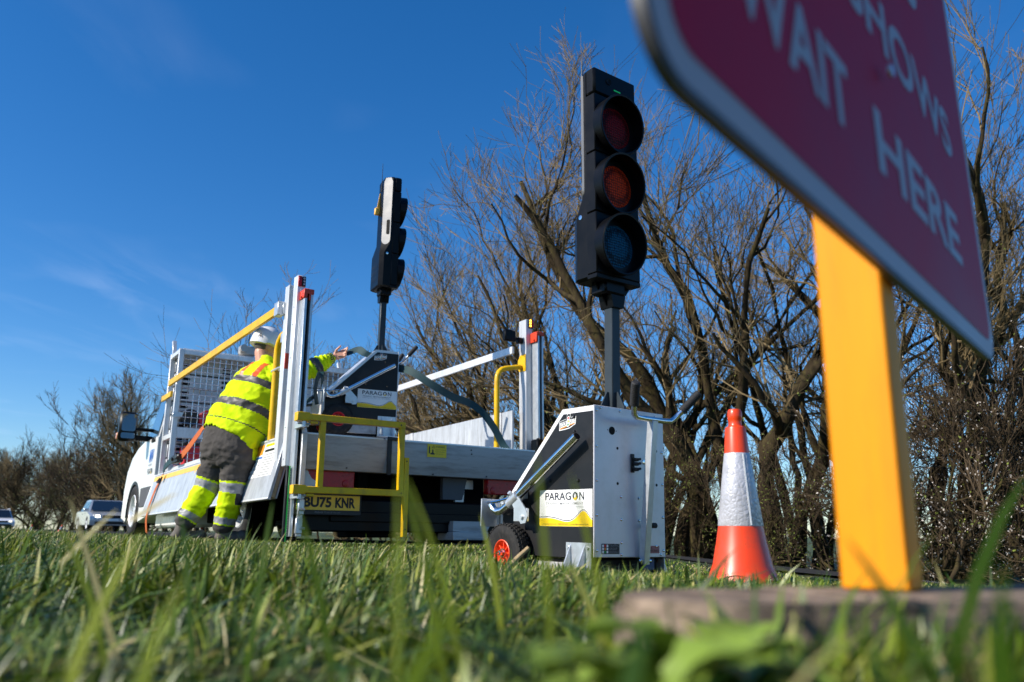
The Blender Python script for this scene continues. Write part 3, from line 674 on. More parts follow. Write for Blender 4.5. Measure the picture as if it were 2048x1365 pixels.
def channel(x0, y0, z0, z1, name='lift_rail'):
    mb = B(); mb.box((x0, y0, z0), (x0 + .022, y0 + .1, z1), .002); mb.box((x0 + .05, y0, z0), (x0 + .07, y0 + .1, z1), .002); mb.box((x0 + .02, y0 + .05, z0), (x0 + .052, y0 + .06, z1), .002, 1); return tp_(name, mb, ['galv', 'black_inner'])
chl = channel(-.055, .0, -.80, 1.14)
mb = B(); mb.box((-.065, -.008, 1.10), (-.035, .105, 1.175), .003); mb.box((-.06, -.009, 1.135), (.02, .10, 1.178), .003); mb.box((-.022, -.012, 1.08), (-.005, .0, 1.14), .003); mb.cyl((-.065, .04, 1.11), (-.078, .04, 1.11), .008, n=8); tp_('red_bracket', mb, 'red_bracket', chl)
mb = B(); mb.box((-.012, -.03, -.80), (.030, .0, -.005), .003); mb.box((-.02, -.06, -.64), (.03, -.03, -.52), .008); mb.box((-.03, -.055, -.78), (.025, -.03, -.66), .008); mb.cyl((-.02, -.06, -.6), (.03, -.06, -.6), .012, n=8); mb.cyl((0, -.05, -.74), (.04, -.05, -.74), .012, n=8); tp_('slide_block', mb, 'galv')
mb = B(); mb.box((-.078, .03, -.84), (-.068, .06, -.265), .001, 0); mb.box((-.095, .035, -.84), (-.079, .065, -.265), .001, 1)
for k in range(44): mb.box((-.069, .028, -.83 + k * .0125), (-.060, .05, -.823 + k * .0125), .001, 1)
tp_('lift_chain', mb, ['green_trim', 'dark_trim'])
# yellow step gate
mb = B(); y0, y1 = -.225, -.18
for lo, hi in (((-.116, y0, .068), (.788, y1, .118)), ((-.116, y0, -.482), (.788, y1, -.432)), ((.058, y0 + .003, -.433), (.103, y1 - .003, .069)), ((.741, y0 + .002, -.433), (.787, y1 - .002, .069)), ((.789, y0 - .004, -.80), (.829, y1 - .004, -.17))): mb.box(lo, hi, .003)
for z in (.093, -.457): mb.box((-.13, y0 + .002, z - .034), (-.03, y1 + .03, z + .034), .003); mb.box((-.02, y0 + .01, z - .05), (.04, y1 + .06, z - .03), .003)
gate = tp_('step_gate', mb, 'yellow_paint')
mb = B()
for z in (.04, -.5): mb.cyl((-.07, -.2, z - .025), (-.07, -.2, z + .03), .016, n=10); mb.cyl((-.12, -.2, z), (-.02, -.2, z), .008, n=8); mb.box((-.07, -.18, z - .02), (-.02, .01, z + .015), .003)
tp_('gate_hinge', mb, 'galv', gate)
for x, z in ((.765, -.457), (.805, -.2), (.808, -.74), (.745, .09)): mb = B(); mb.cyl((x, y0 - .008, z), (x, y0, z), .006, n=6); tp_('bolt', mb, 'dark_trim', gate)
# right post
mb = B(); mb.box((2.32, .22, -.1), (2.40, .34, 1.345), .005); mb.box((2.317, .30, .3), (2.322, .315, 1.3), .001); postR = tp_('lift_post', mb, 'alu')
chr_ = channel(2.392, .118, .1, 1.17)
mb = B(); mb.box((2.372, .11, 1.10), (2.395, .225, 1.2), .003); mb.box((2.375, .108, 1.165), (2.468, .2, 1.203), .003); mb.cyl((2.372, .15, 1.12), (2.36, .15, 1.12), .01, n=8); tp_('red_bracket', mb, 'red_bracket', chr_)
mb = B(); mb.box((2.352, .208, 1.255), (2.405, .222, 1.352), .006, 0); mb.box((2.385, .205, 1.265), (2.408, .21, 1.342), .004, 2)
for k in range(3): mb.box((2.36, .203, 1.27 + k * .027), (2.378, .209, 1.288 + k * .027), .003, 1)
tp_('marker_lamp', mb, ['dark_trim', 'lamp_amber_lit', 'lamp_red'], postR)
mb = B(); mb.box((2.10, .26, 1.105), (2.235, .31, 1.225), .012); mb.cyl((2.2, .29, 1.15), (2.32, .29, 1.15), .014, n=10); mb.box((2.26, .262, 1.10), (2.32, .315, 1.16), .008)
for k in range(6): mb.box((2.11 + k * .02, .31, 1.115), (2.117 + k * .02, .325, 1.215), .001)
tp_('work_lamp', mb, 'black_plastic', postR)
mb = B(); mb.prism([(-.06, .03), (-.03, .0), (.07, .0), (.07, .17), (-.02, .17), (-.06, .12)], (2.314, .29, .815), (0, -1, 0), (0, 0, 1), (.006, 0, 0))
for dy_, dz in ((.05, .02), (.05, .15), (-.01, .15), (-.01, .02)): mb.cyl((2.314, .29 - dy_, .815 + dz), (2.309, .29 - dy_, .815 + dz), .007, n=6)
tp_('handle_plate', mb, 'yellow_paint', postR)
mb = B(); mb.tube([(2.03, .30, 0), (2.03, .30, .68), (2.035, .30, .74), (2.055, .30, .785), (2.09, .30, .815), (2.14, .30, .83), (2.30, .29, .862)], .027, 14); tp_('grab_handle', mb, 'yellow_paint')
mb = B(); mb.tube([(-.04, .64, 0), (-.04, .64, .72), (-.041, .63, .79), (-.043, .59, .85), (-.046, .52, .885), (-.05, .37, .90)], .030, 14); gh = tp_('grab_handle', mb, 'yellow_paint')
mb = B(); mb.tube([(-.03, .365, .60), (-.06, .50, .60), (-.06, .68, .60), (-.02, .68, .60), (-.02, .5, .60)], .012, 8); tp_('handle_hook', mb, 'galv', gh)
mb = B(); mb.box((-.09, .36, .80), (-.05, .43, .88), .003); mb.box((-.085, .31, .79), (-.06, .36, .895), .003); tp_('handle_clamp', mb, 'galv', gh)
mb = B(); mb.box((2.36, .09, -.03), (2.44, .2, .13), .01); mb.prism([(0, 0), (.1, 0), (.02, .14)], (2.36, .09, .0), (1, 0, 0), (0, 0, 1), (0, .04, 0)); tp_('lift_foot', mb, 'black_plastic')
mb = B(); mb.box((2.44, .02, .06), (2.54, .09, .15), .004); tp_('lift_foot_cover', mb, 'yellow_paint')
# restraint bars
mb = B(); mb.box((-.145, .36, 1.045), (-.115, 4.40, 1.12), .003); bl = tp_('side_bar', mb, ['yellow_paint'])
mb = B(); mb.box((-.16, .34, 1.02), (-.10, .44, 1.14), .004); mb.box((-.12, .33, 1.03), (-.09, .37, 1.13), .002); tp_('bar_bracket', mb, 'galv', bl)
mb = B(); mb.box((-.10, 4.44, .93), (-.07, 4.95, 1.0), .003); tp_('side_bar', mb, 'yellow_paint')
mb = B(); mb.box((2.235, .34, 1.0), (2.265, 4.40, 1.075), .003); tp_('side_bar', mb, 'alu_bright')
# drop sides
mb = B(); mb.box((2.236, .34, .0), (TW, 4.36, .4265), .004); ds = tp_('drop_side', mb, 'alu_panel')
mb = B(); mb.box((2.225, .52, .0), (2.2355, .58, .428), .002); mb.box((2.225, 2.4, .0), (2.2355, 2.46, .428), .002); tp_('side_stiffener', mb, 'alu', ds)
mb = B(); mb.box((-.018, .20, -.13), (.008, 4.95, .05), .004)
for y in (.4, 1.9, 3.2, 4.5): mb.box((-.028, y, -.02), (-.017, y + .12, .03), .004)
mb.box((-.02, .18, -.0), (.01, .42, .12), .003); rv = tp_('side_rail', mb, 'alu_bright')
def hang(y0, y1, name):
    T = Matrix.Translation((-.026, 0, -.01)) @ Matrix.Rotation(rad(13), 4, 'Y'); mb = B()
    mb.box((-.028, y0, -.515), (.0, y1, 0), .004, 0, T); o = tp_(name, mb, 'alu_panel'); mb = B()
    mb.box((-.034, y0 - .002, -.012), (-.0, y1 + .002, .006), .003, 0, T); mb.box((-.031, y0 - .002, -.522), (-.0, y1 + .002, -.505), .003, 0, T); mb.box((-.031, y1 - .05, -.505), (-.024, y1, -.01), .002, 0, T); tp_('panel_edge', mb, 'alu_bright', o); return o, T
pf, T = hang(1.22, 5.08, 'drop_side')
def on_panel(T): Tt = Matrix.Translation((0, 0, TG)) @ T; return (lambda p: Tt @ Vector(p)), (Tt.to_3x3() @ Vector((0, -1, 0))), (Tt.to_3x3() @ Vector((0, 0, 1)))
P, u, v = on_panel(T)
mb = MB(); o = P((-.029, 5.03, -.085)); flat(mb, [(0, 0), (3.75, 0), (3.75, .058), (0, .058)], o, u, v, .001); tp_('yellow_tape', mb, 'yellow_tape', pf)
for y in (4.45, 2.9): mb = MB(); mb.v += [P(p) for p in ((-.032, y, -.03), (-.032, y - .08, -.03), (-.05, y - .075, -.12), (-.05, y - .02, -.13))]; mb.f.append([0, 1, 2, 3]); mb.m.append(0); tp_('tape_flap', mb, 'yellow_tape', pf)
pr, T = hang(.225, 1.16, 'drop_side')
P, u, v = on_panel(T)
mb = B(); mb.box((-.0, .23, -.50), (.03, 1.15, -.01), .003, 0, T); mb.box((.034, .235, -.5), (.05, 1.14, -.02), .003, 1, T); tp_('inner_board', mb, ['dry_stem', 'alu'], pr)
mb = MB(); o = P((-.029, 1.12, -.32))
flat(mb, [(0, 0), (.80, .0), (.80, .29), (0, .29)], o, u, v, .0008, 0)
flat(mb, [(0, .17), (.42, .20), (.42, .29), (0, .29)], o, u, v, .0014, 1); flat(mb, [(.45, .262), (.8, .262), (.8, .286), (.45, .286)], o, u, v, .0014, 2); flat(mb, [(.12, .165), (.44, .165), (.44, .182), (.12, .182)], o, u, v, .0018, 3); flat(mb, [(.46, .215), (.77, .215), (.77, .238), (.46, .238)], o, u, v, .0014, 4)
r2 = random.Random(3)
for j in range(9): flat(mb, [(.47, .012 + j * .022), (.74 - r2.random() * .08, .012 + j * .022), (.74, .018 + j * .022), (.47, .018 + j * .022)], o, u, v, .0014, 5)
for i in range(7):
    for j in range(4):
        if r2.random() < .8: cx, cy = .07 + i * .052, .03 + j * .035; flat(mb, [(cx, cy), (cx + .02, cy + r2.random() * .006), (cx + .018, cy + .02), (cx + .004, cy + .016)], o, u, v, .0014, 4)
tp_('instruction_sign', mb, ['sticker_white', 'ink_orange', 'sticker_yellow', 'ink_blue', 'ink_black', 'ink_grey'], pr)
# under the bed
mb = B()
for x in (.62, 1.60): mb.box((x, .3, -.42), (x + .09, 6.9, -.12), .006)
for y in np.arange(.4, 4.9, .55): mb.box((.05, y, -.13), (TW - .05, y + .07, -.06), .003)
mb.box((.3, 1.0, -.62), (.6, 4.2, -.2), .01); mb.box((1.75, 2.2, -.62), (2.1, 3.8, -.2), .01); mb.box((.2, .55, -.7), (2.05, .95, -.15), .01); tp_('chassis', mb, 'chassis')
mb = B(); mb.box((.03, .10, -.76), (1.95, .20, -.50), .012); mb.box((.3, .08, -.68), (2.0, .12, -.60), .006); tp_('lift_plate', mb, 'black_plastic')
mb = B(); mb.box((.50, .2, -.80), (.95, .4, -.74), .01); tp_('lift_arm', mb, 'chassis')
mb = B(); mb.box((1.55, .2, -.85), (1.9, .5, -.72), .01); tp_('lift_arm', mb, 'chassis')
for x0, x1 in ((.035, .515), (1.82, 2.28)):
    mb = B(); mb.box((x0, .13, -.412), (x1, .20, -.272), .008); lamp = tp_('tail_lamp', mb, 'lamp_red'); mb = B()
    sx = 1 if x0 < 1 else -1; xa = x0 if x0 < 1 else x1
    mb.prism([(.03, .0), (.19, .0), (.17, .035), (.11, .065), (.085, .10), (.07, .135), (.04, .135), (.045, .06)], (xa, .126, -.41), (sx, 0, 0), (0, 0, 1), (0, .006, 0)); tp_('reversing_lens', mb, 'lamp_clear', lamp)
    mb = B(); mb.lathe([(.03, 0), (.026, .006), (0, .008)], (xa + sx * .40, .129, -.375), (0, -1, 0), 14); tp_('fog_lens', mb, 'lamp_red', lamp)
mb = B(); mb.box((-.022, -.02, -.597), (.502, -.016, -.482), .002); npl = tp_('number_plate', mb, 'plate_yellow'); mb = B(); o = Vector((-.022, -.0202, -.597))
put_text(mb, 'BU75', o + Vector((.055, 0, .019)), (1, 0, 0), (0, 0, 1), .228, .081, 0, .042); put_text(mb, 'KNR', o + Vector((.315, 0, .019)), (1, 0, 0), (0, 0, 1), .17, .081, 0, .042)
flat(mb, [(.0, .001), (.036, .001), (.036, .114), (.0, .114)], o, (1, 0, 0), (0, 0, 1), .0008, 1); tp_('lettering', mb, ['ink_black', 'green_trim'], npl)
mb = B(); mb.box((-.03, -.014, -.635), (.52, .1, -.47), .004, 0); put_text(mb, 'Midlands Truck & Van Ltd', Vector((.13, -.0145, -.620)), (1, 0, 0), (0, 0, 1), .21, .015, 1, .01); tp_('plate_holder', mb, ['dark_trim', 'ink_grey'])
mb = B(); mb.prism([(0, 0), (.25, 0), (.20, -.19), (0, -.19)], (1.37, .16, -.28), (1, 0, 0), (0, 0, 1), (0, .05, 0)); tp_('hanger_bracket', mb, 'cab_grey')
mb = B(); mb.prism([(.0, .0), (.17, .0), (.17, -.08), (.08, -.08), (.07, -.2), (-.02, -.2)], (1.60, .3, -.28), (1, 0, 0), (0, 0, 1), (0, .02, 0)); tp_('light_bracket', mb, 'alu_bright')
mb = B(); mb.prism([(0, 0), (.40, -.0), (.34, -.10), (.0, -.085)], (1.40, .02, -.66), (1, 0, 0), (0, 0, 1), (0, .25, 0)); mb.box((1.39, .0, -.82), (1.75, .27, -.75), .004); tp_('step_tray', mb, 'alu_tail')
# wheels
def wheel(x, y, z, out, r=.35, w=.22):
    mb = B(); mb.lathe([(r * .62, -w * .42), (r * .80, -w * .5), (r * .93, -w * .46), (r, -w * .34), (r * 1.005, 0), (r, w * .34), (r * .93, w * .46), (r * .80, w * .5), (r * .62, w * .42)], (x, y, z), (1, 0, 0), 44)
    for i in range(44):
        a = 2 * PI * i / 44
        for xx in (-.07, -.025, .025, .07):
            T = Matrix.Translation((x, y, z)) @ Matrix.Rotation(a + (xx * 2), 4, 'X'); mb.box((xx - .018, -.014, r - .01), (xx + .018, .014, r + .007), .002, 0, T)
    wh = tp_('wheel', mb, 'rubber'); mb = B(); s = out
    mb.lathe([(r * .63, w * .42 * s), (r * .60, w * .46 * s), (r * .56, w * .40 * s), (r * .50, w * .1 * s), (r * .36, w * .18 * s), (r * .22, w * .32 * s), (r * .18, w * .34 * s), (0, w * .36 * s)], (x, y, z), (1, 0, 0), 36); tp_('rim', mb, 'alu_bright', wh); mb = B()
    for i in range(6): a = 2 * PI * i / 6; mb.cyl((x + s * w * .25, y + .07 * math.cos(a), z + .07 * math.sin(a)), (x + s * w * .38, y + .07 * math.cos(a), z + .07 * math.sin(a)), .013, n=6)
    for i in range(10): a = 2 * PI * i / 10; mb.cyl((x + s * w * .12, y + .15 * math.cos(a), z + .15 * math.sin(a)), (x + s * w * .19, y + .15 * math.cos(a), z + .15 * math.sin(a)), .02, n=8, mi=1)
    tp_('wheel_nuts', mb, ['chrome', 'black_inner'], wh)
wheel(.02, 6.2, -.41, -1); wheel(2.16, 6.2, -.41, 1); wheel(.12, 1.62, -.49, -1); wheel(2.12, 1.62, -.49, 1)
mb = B(); mb.lathe([(.41, -.12), (.42, -.12), (.42, .12), (.41, .12)], (.14, 1.62, -.46), (1, 0, 0), 20, a0=0, a1=2 * PI); tp_('mudguard', mb, 'black_plastic')
mb = B(); mb.box((-.02, 3.75, -.66), (.4, 4.95, -.42), .03); tp_('side_locker', mb, 'white_paint')
# cab
CX0, CX1 = -.08, 2.30
prof = [(5.06, -.50), (5.06, .50), (5.75, .52), (6.2, .46), (6.58, .35), (6.86, .16), (6.98, -.1), (7.0, -.5), (6.66, -.56)] + [(6.2 + .43 * math.cos(t), -.46 + .43 * math.sin(t)) for t in np.linspace(-.1, PI + .1, 14)] + [(5.74, -.58)]
def slab_prof(p, s, x): cy, cz = 6.0, 0.0; return [Vector((x, cy + (y - cy) * s, cz + (z - cz) * s)) for y, z in p]
mb = B(); mb.loft([slab_prof(prof, .97, CX0), slab_prof(prof, .993, CX0 + .02), slab_prof(prof, 1, CX0 + .06), slab_prof(prof, 1, CX1 - .06), slab_prof(prof, .993, CX1 - .02), slab_prof(prof, .97, CX1)])
# crowned bonnet
mb.prism([(5.7, .40), (5.75, .62), (6.3, .58), (6.7, .44), (6.92, .18), (6.95, -.1)], (CX0 + .25, 0, 0), (0, 1, 0), (0, 0, 1), (CX1 - CX0 - .5, 0, 0))
cab = tp_('cab', mb, 'white_paint', sharp=30)
def gh_(y, z, i): return [(CX0 + .03 + i, y, z), (CX1 - .03 - i, y, z)]
b_ = [(5.06, .49), (5.78, .50), (6.28, .56)]; t_ = [(5.06, 1.48), (5.50, 1.55), (5.66, 1.46)]
mb = B(); vs = []
for (y, z), i in zip(b_ + t_, (.0, .02, .2, .17, .19, .2)): vs += gh_(y, z, i)
vs += gh_(5.15, 1.60, .3) + gh_(5.5, 1.62, .3)
#  0/1 b0, 2/3 b1, 4/5 b2, 6/7 t0, 8/9 t1, 10/11 t2, 12/13 roof rear, 14/15 roof front
fs = [[0, 2, 8, 6], [2, 4, 10, 8], [1, 7, 9, 3], [3, 9, 11, 5], [4, 5, 11, 10], [0, 6, 7, 1], [6, 8, 14, 12], [7, 13, 15, 9], [8, 10, 11, 9, 15, 14], [12, 14, 15, 13], [6, 12, 13, 7], [0, 1, 5, 4, 2]]
mb.add(vs, fs); tp_('cab_roof', mb, 'white_paint', cab, sharp=20)
for side_, X0, s in ((0, CX0, -1), (1, CX1, 1)):
    sg = 1 if s < 0 else -1
    mb = B(); mb.add([(X0 + sg * (.03 - .006 + .01), 5.16, .53), (X0 + sg * (.04 - .002), 5.76, .54), (X0 + sg * .205, 5.56, 1.38), (X0 + sg * .185, 5.16, 1.38)], [[0, 1, 2, 3]]); mb.v = [p + Vector((s * .012, 0, 0)) for p in mb.v]; tp_('side_window', mb, 'glass_blue', cab)
    mb = B(); mb.box((X0 - .012, 5.13, .44), (X0 + .012, 5.33, .49), .01); tp_('door_handle', mb, 'dark_trim', cab)
    mb = B()
    for y in (5.10, 5.80): mb.box((X0 + (.004 if s < 0 else -.012), y, -.45), (X0 + (.012 if s < 0 else -.004), y + .008, .48), .001)
    tp_('door_seam', mb, 'black_inner', cab)
    mb = B(); mb.box((X0 - .014, 5.07, -.38), (X0 + .014, 5.70, -.13), .01); tp_('side_moulding', mb, 'cab_grey', cab)
    mb = B(); n = 18; ar = [(6.2 + .445 * math.cos(t), -.45 + .445 * math.sin(t)) for t in np.linspace(-.1, PI + .1, n)]; ar2 = [(6.2 + .40 * math.cos(t), -.45 + .40 * math.sin(t)) for t in np.linspace(-.1, PI + .1, n)]
    for i in range(n - 1): mb.add([(X0 + s * .004, *ar[i]), (X0 + s * .004, *ar[i + 1]), (X0 + s * .004, *ar2[i + 1]), (X0 + s * .004, *ar2[i]), (X0 - s * .25, *ar2[i]), (X0 - s * .25, *ar2[i + 1])], [[0, 1, 2, 3], [3, 2, 5, 4]])
    tp_('wheel_arch', mb, 'dark_trim', cab)
    xm = X0 + s * .27
    mb = B(); mb.box((xm - .11, 5.55, .47), (xm + .11, 5.70, .86), .045); mr = tp_('door_mirror', mb, 'black_plastic', cab)
    mb = B(); mb.prism(rrect(.17, .23, .03, 4, xm - .085, .60), (0, 5.548, 0), (1, 0, 0), (0, 0, 1), (0, -.004, 0)); mb.prism(rrect(.17, .075, .02, 4, xm - .085, .505), (0, 5.548, 0), (1, 0, 0), (0, 0, 1), (0, -.004, 0)); tp_('mirror_glass', mb, 'mirror_glass', cab)
    mb = B(); mb.box((min(xm, X0 + .06 * s * -1), 5.60, .49), (max(xm, X0 - .06 * s), 5.69, .56), .015); mb.box((min(xm, X0 - .06 * s), 5.60, .62), (max(xm, X0 - .06 * s), 5.67, .66), .012); tp_('mirror_arm', mb, 'black_plastic', cab)
    mb = B(); mb.box((xm + s * .10, 5.60, .50), (xm + s * .125, 5.68, .58), .01); tp_('mirror_indicator', mb, 'amber', cab)
mb = B(); mb.add([(CX0 + .30, 6.26, .60), (CX1 - .30, 6.26, .60), (CX1 - .27, 5.69, 1.42), (CX0 + .27, 5.69, 1.42)], [[0, 1, 2, 3]]); mb.v = [p + Vector((0, .03, .02)) for p in mb.v]; tp_('windscreen', mb, 'glass', cab)
mb = B(); mb.box((CX0 + .05, 6.93, -.58), (CX1 - .05, 7.08, -.28), .04); tp_('front_bumper', mb, 'cab_grey', cab)
mb = B(); mb.box((.7, 6.93, -.2), (1.5, 7.01, .12), .02); tp_('grille', mb, 'dark_trim', cab)
for x in (CX0 + .12, CX1 - .42): mb = B(); mb.box((x, 6.80, -.12), (x + .3, 6.985, .12), .04); tp_('headlight', mb, 'lamp_clear', cab)
# door lettering, left side
mb = B(); o = Vector((CX0 - .003, 5.42, .03)); u, v = Vector((0, -1, 0)), Vector((0, 0, 1))
put_text(mb, 'PARAG', o, u, v, .21, .075, 0, .01, .004); flat(mb, circ(.238, .038, .022, 14, .038), o, u, v, .004, 0); flat(mb, [(.222, .0), (.254, .0), (.238, .045)], o, u, v, .0045, 1); put_text(mb, 'N', o + u * .268, u, v, .04, .075, 0, .01, .004)
put_text(mb, 'MW', o + u * .04 + v * .15, u, v, .23, .17, 2, .03, .004, shear=.2); put_text(mb, 'FACILITIES', o + u * .02 + v * .105, u, v, .22, .03, 3, .01, .004)
tp_('door_lettering', mb, ['ink_black', 'sticker_yellow', 'ink_blue', 'ink_grey'], cab)
# cage between bed and cab
mb = B()
for y in (4.38, 4.84):
    for x in (-.055, 1.08, 2.24): mb.box((x, y, .0), (x + .06, y + .05, 1.55 if y > 4.5 else 1.54), .003)
for x in (-.052, 2.243): mb.box((x, 4.43, 1.485), (x + .054, 4.84, 1.54), .003); mb.box((x, 4.43, .42), (x + .054, 4.84, .48), .003)
mb.box((.005, 4.383, 1.475), (2.24, 4.427, 1.537), .003); mb.box((.005, 4.383, .42), (2.24, 4.427, .55), .003); mb.box((.005, 4.845, 1.475), (2.24, 4.885, 1.545), .003)
T = Matrix.Translation((0, 4.80, 1.55)) @ Matrix.Rotation(rad(-24), 4, 'X')
for x in (-.05, 2.245): mb.box((x, -.02, -.02), (x + .05, .02, .2), .003, 0, T)
cage = tp_('cage_frame', mb, 'alu_bright')
mb = B(); mb.box((.0, 4.42, 1.541), (2.245, 4.86, 1.556), .002); tp_('cage_top', mb, 'alu', cage)
mb = B()
for k in range(31): x = .02 + k * .0735; mb.cyl((x, 4.405, .02), (x, 4.405, 1.5), .0036, n=5, cap=False)
for k in range(21): z = .02 + k * .0735; mb.cyl((.0, 4.399, z), (2.24, 4.399, z), .0036, n=5, cap=False)
tp_('wire_mesh', mb, 'chrome', cage)
sm = None
for k in range(8):
    mb = B(); z = .03 + k * .183
    mb.box((.006, 4.80, z), (2.24, 4.838, z + .166), .004); s0 = tp_('headboard_slat', mb, 'alu_panel', cage)
    for x in np.arange(.14, 2.2, .52):
        for dz in (.045, .11): mb = B(); mb.prism([(p[0] - .06, p[1] - .018) for p in rrect(.12, .036, .017, 4)], (x, 4.7985, z + dz), (1, 0, 0), (0, 0, 1), (0, .003, 0)); tp_('slot', mb, 'black_inner', cage)
mb = B(); mb.box((.0, 4.90, .0), (2.2, 4.93, 1.5), .003); tp_('headboard_back', mb, 'cage_dark', cage)
mb = B(); mb.prism([(0, 0), (.1, .02), (.12, .07), (.0, .07)], (-.06, 4.376, .66), (1, 0, 0), (0, 0, 1), (0, -.03, 0)); mb.box((-.07, 4.35, .67), (.02, 4.378, .72), .006); tp_('cage_latch', mb, 'galv', cage)
mb = B(); mb.box((.70, 4.42, 1.57), (.92, 4.52, 1.70), .02); mb.cyl((.74, 4.41, 1.65), (.74, 4.36, 1.65), .05, n=16); mb.box((.78, 4.44, 1.55), (.82, 4.48, 1.6), .004); tp_('work_lamp', mb, 'lamp_grey_sheen', cage)

def on_bed(x, y, z, rz=0): return TM @ Matrix.Translation((x, y, z)) @ Matrix.Rotation(rz, 4, 'Z')
# load inside the cage
for k, (x, w) in enumerate(((.16, .30), (.62, .34))):
    t = thing('storage_box', ('red plastic storage box in the cage, nearest the orange strap', 'wider red plastic storage box in the cage behind the worker')[k], 'box', on_bed(x, 4.48, .001), 'red boxes in the cage')
    mb = MB(); mb.prism([(0, 0), (w, 0), (w + .02, .34), (-.02, .34)], (0, 0, 0), (1, 0, 0), (0, 0, 1), (0, .24, 0)); mb.build('box_body', 'red_plastic', t)
    mb = MB(); mb.box((-.03, -.012, .34), (w + .03, .252, .375), .006); mb.build('lid', 'red_plastic' if k else 'dark_trim', t)
for k, (x, c) in enumerate(((.19, 'dark_trim'), (.40, 'red_plastic'), (.58, 'dark_trim'))):
    t = thing('cable_reel', ('black cable reel nearest the side bar inside the cage', 'red cable reel between two black reels in the cage', 'black cable reel beside the red reel, nearer the worker')[k], 'reel', on_bed(x, 4.58, .70), 'cable reels in the cage')
    mb = MB(); mb.lathe([(0, -.05), (.105, -.05), (.11, -.044), (.105, -.038), (.06, -.034), (.06, .034), (.105, .038), (.11, .044), (.105, .05), (0, .05)], (0, 0, 0), (0, 1, 0), 24); mb.build('drum', c, t)
    mb = MB(); mb.box((-.02, -.02, -.325), (.02, .02, -.0), .004); mb.cyl((0, -.07, 0), (0, .07, 0), .014, n=10); mb.build('reel_stand', 'dark_trim', t)

# ------------------------------------------------------------ worker leaning over the bed
FEET = Vector((-.40, 1.08, -TG))
WM = TM @ Matrix.Translation(FEET)
man = thing('person', 'worker in yellow hi-vis jacket and white helmet reaching out with a strap', 'person', WM)
FW, RT = Vector((.87, .49, 0)).normalized(), Vector((.49, -.87, 0)).normalized(); UPV = Vector((0, 0, 1))
def remeshed(mb, voxel, sm=3, name='tmp'):
    me = mb.mesh(name, 'skin'); ob = bpy.data.objects.new(name, me); COL.objects.link(ob)
    m = ob.modifiers.new('r', 'REMESH'); m.mode = 'VOXEL'; m.voxel_size = voxel; m.use_smooth_shade = True
    s = ob.modifiers.new('s', 'SMOOTH'); s.iterations = sm; s.factor = .5
    bpy.context.view_layer.update()
    out_ = bpy.data.meshes.new_from_object(ob.evaluated_get(bpy.context.evaluated_depsgraph_get()))
    bpy.data.objects.remove(ob); bpy.data.meshes.remove(me); return out_
def ball(mb, c, r, axes=None, n=14):
    c = Vector(c); r = (r, r, r) if not isinstance(r, tuple) else r
    A = axes or (Vector((1, 0, 0)), Vector((0, 1, 0)), UPV); rings = []
    for i in range(1, n // 2 + 3):
        t = PI * i / (n // 2 + 3); rings.append([c + A[0] * (r[0] * math.sin(t) * math.cos(2 * PI * j / n)) + A[1] * (r[1] * math.sin(t) * math.sin(2 * PI * j / n)) + A[2] * (r[2] * math.cos(t)) for j in range(n)])
    mb.loft(rings)
def limb(mb, pts, rs, n=14):
    P = []; Rr = []
    for i in range(len(pts) - 1):
        for k in range(4):
            t = k / 4; P.append(Vector(pts[i]).lerp(Vector(pts[i + 1]), t)); Rr.append(rs[i] + (rs[i + 1] - rs[i]) * t)
    P.append(Vector(pts[-1])); Rr.append(rs[-1]); mb.tube(P, Rr, n)
    for p, r in zip(pts, rs): ball(mb, p, r * .985)
def spine_loft(mb, secs, n=26):
    rings = []
    for i, (c, w, d) in enumerate(secs):
        c = Vector(c); a = Vector(secs[max(i - 1, 0)][0]); b = Vector(secs[min(i + 1, len(secs) - 1)][0]); ax = (b - a).normalized()
        f = (FW - ax * FW.dot(ax)).normalized(); r = f.cross(ax).normalized()
        rings.append([c + r * (w * math.copysign(abs(math.cos(t)) ** .85, math.cos(t))) + f * (d * math.copysign(abs(math.sin(t)) ** .9, math.sin(t))) for t in np.linspace(0, 2 * PI, n, endpoint=False)])
    mb.loft(rings)
PEL = Vector((-.255, 1.06, -.02)); NECK = Vector((-.005, 1.06, .74)); HEAD = Vector((.0, 1.10, .905))
SHR, ELR, WRR = Vector((.085, .87, .60)), Vector((.325, .80, .685)), Vector((.535, .82, .82))
SHL, ELL, WRL = Vector((-.13, 1.25, .58)), Vector((.12, 1.40, .42)), Vector((.34, 1.26, .42))
HPR, KNR, ANR = Vector((-.205, .975, -.05)), Vector((-.235, .98, -.425)), Vector((-.27, 1.02, -.735))
HPL, KNL, ANL = Vector((-.30, 1.145, -.05)), Vector((-.405, 1.165, -.40)), Vector((-.555, 1.18, -.695))
HF = Vector((.96, .05, -.27)).normalized(); HS = Vector((.05, -1, 0)); HS = (HS - HF * HS.dot(HF)).normalized(); HU = HS.cross(HF).normalized()
if HU.z < 0: HU = -HU
def off(mb): mb.v = [p - FEET for p in mb.v]; return mb
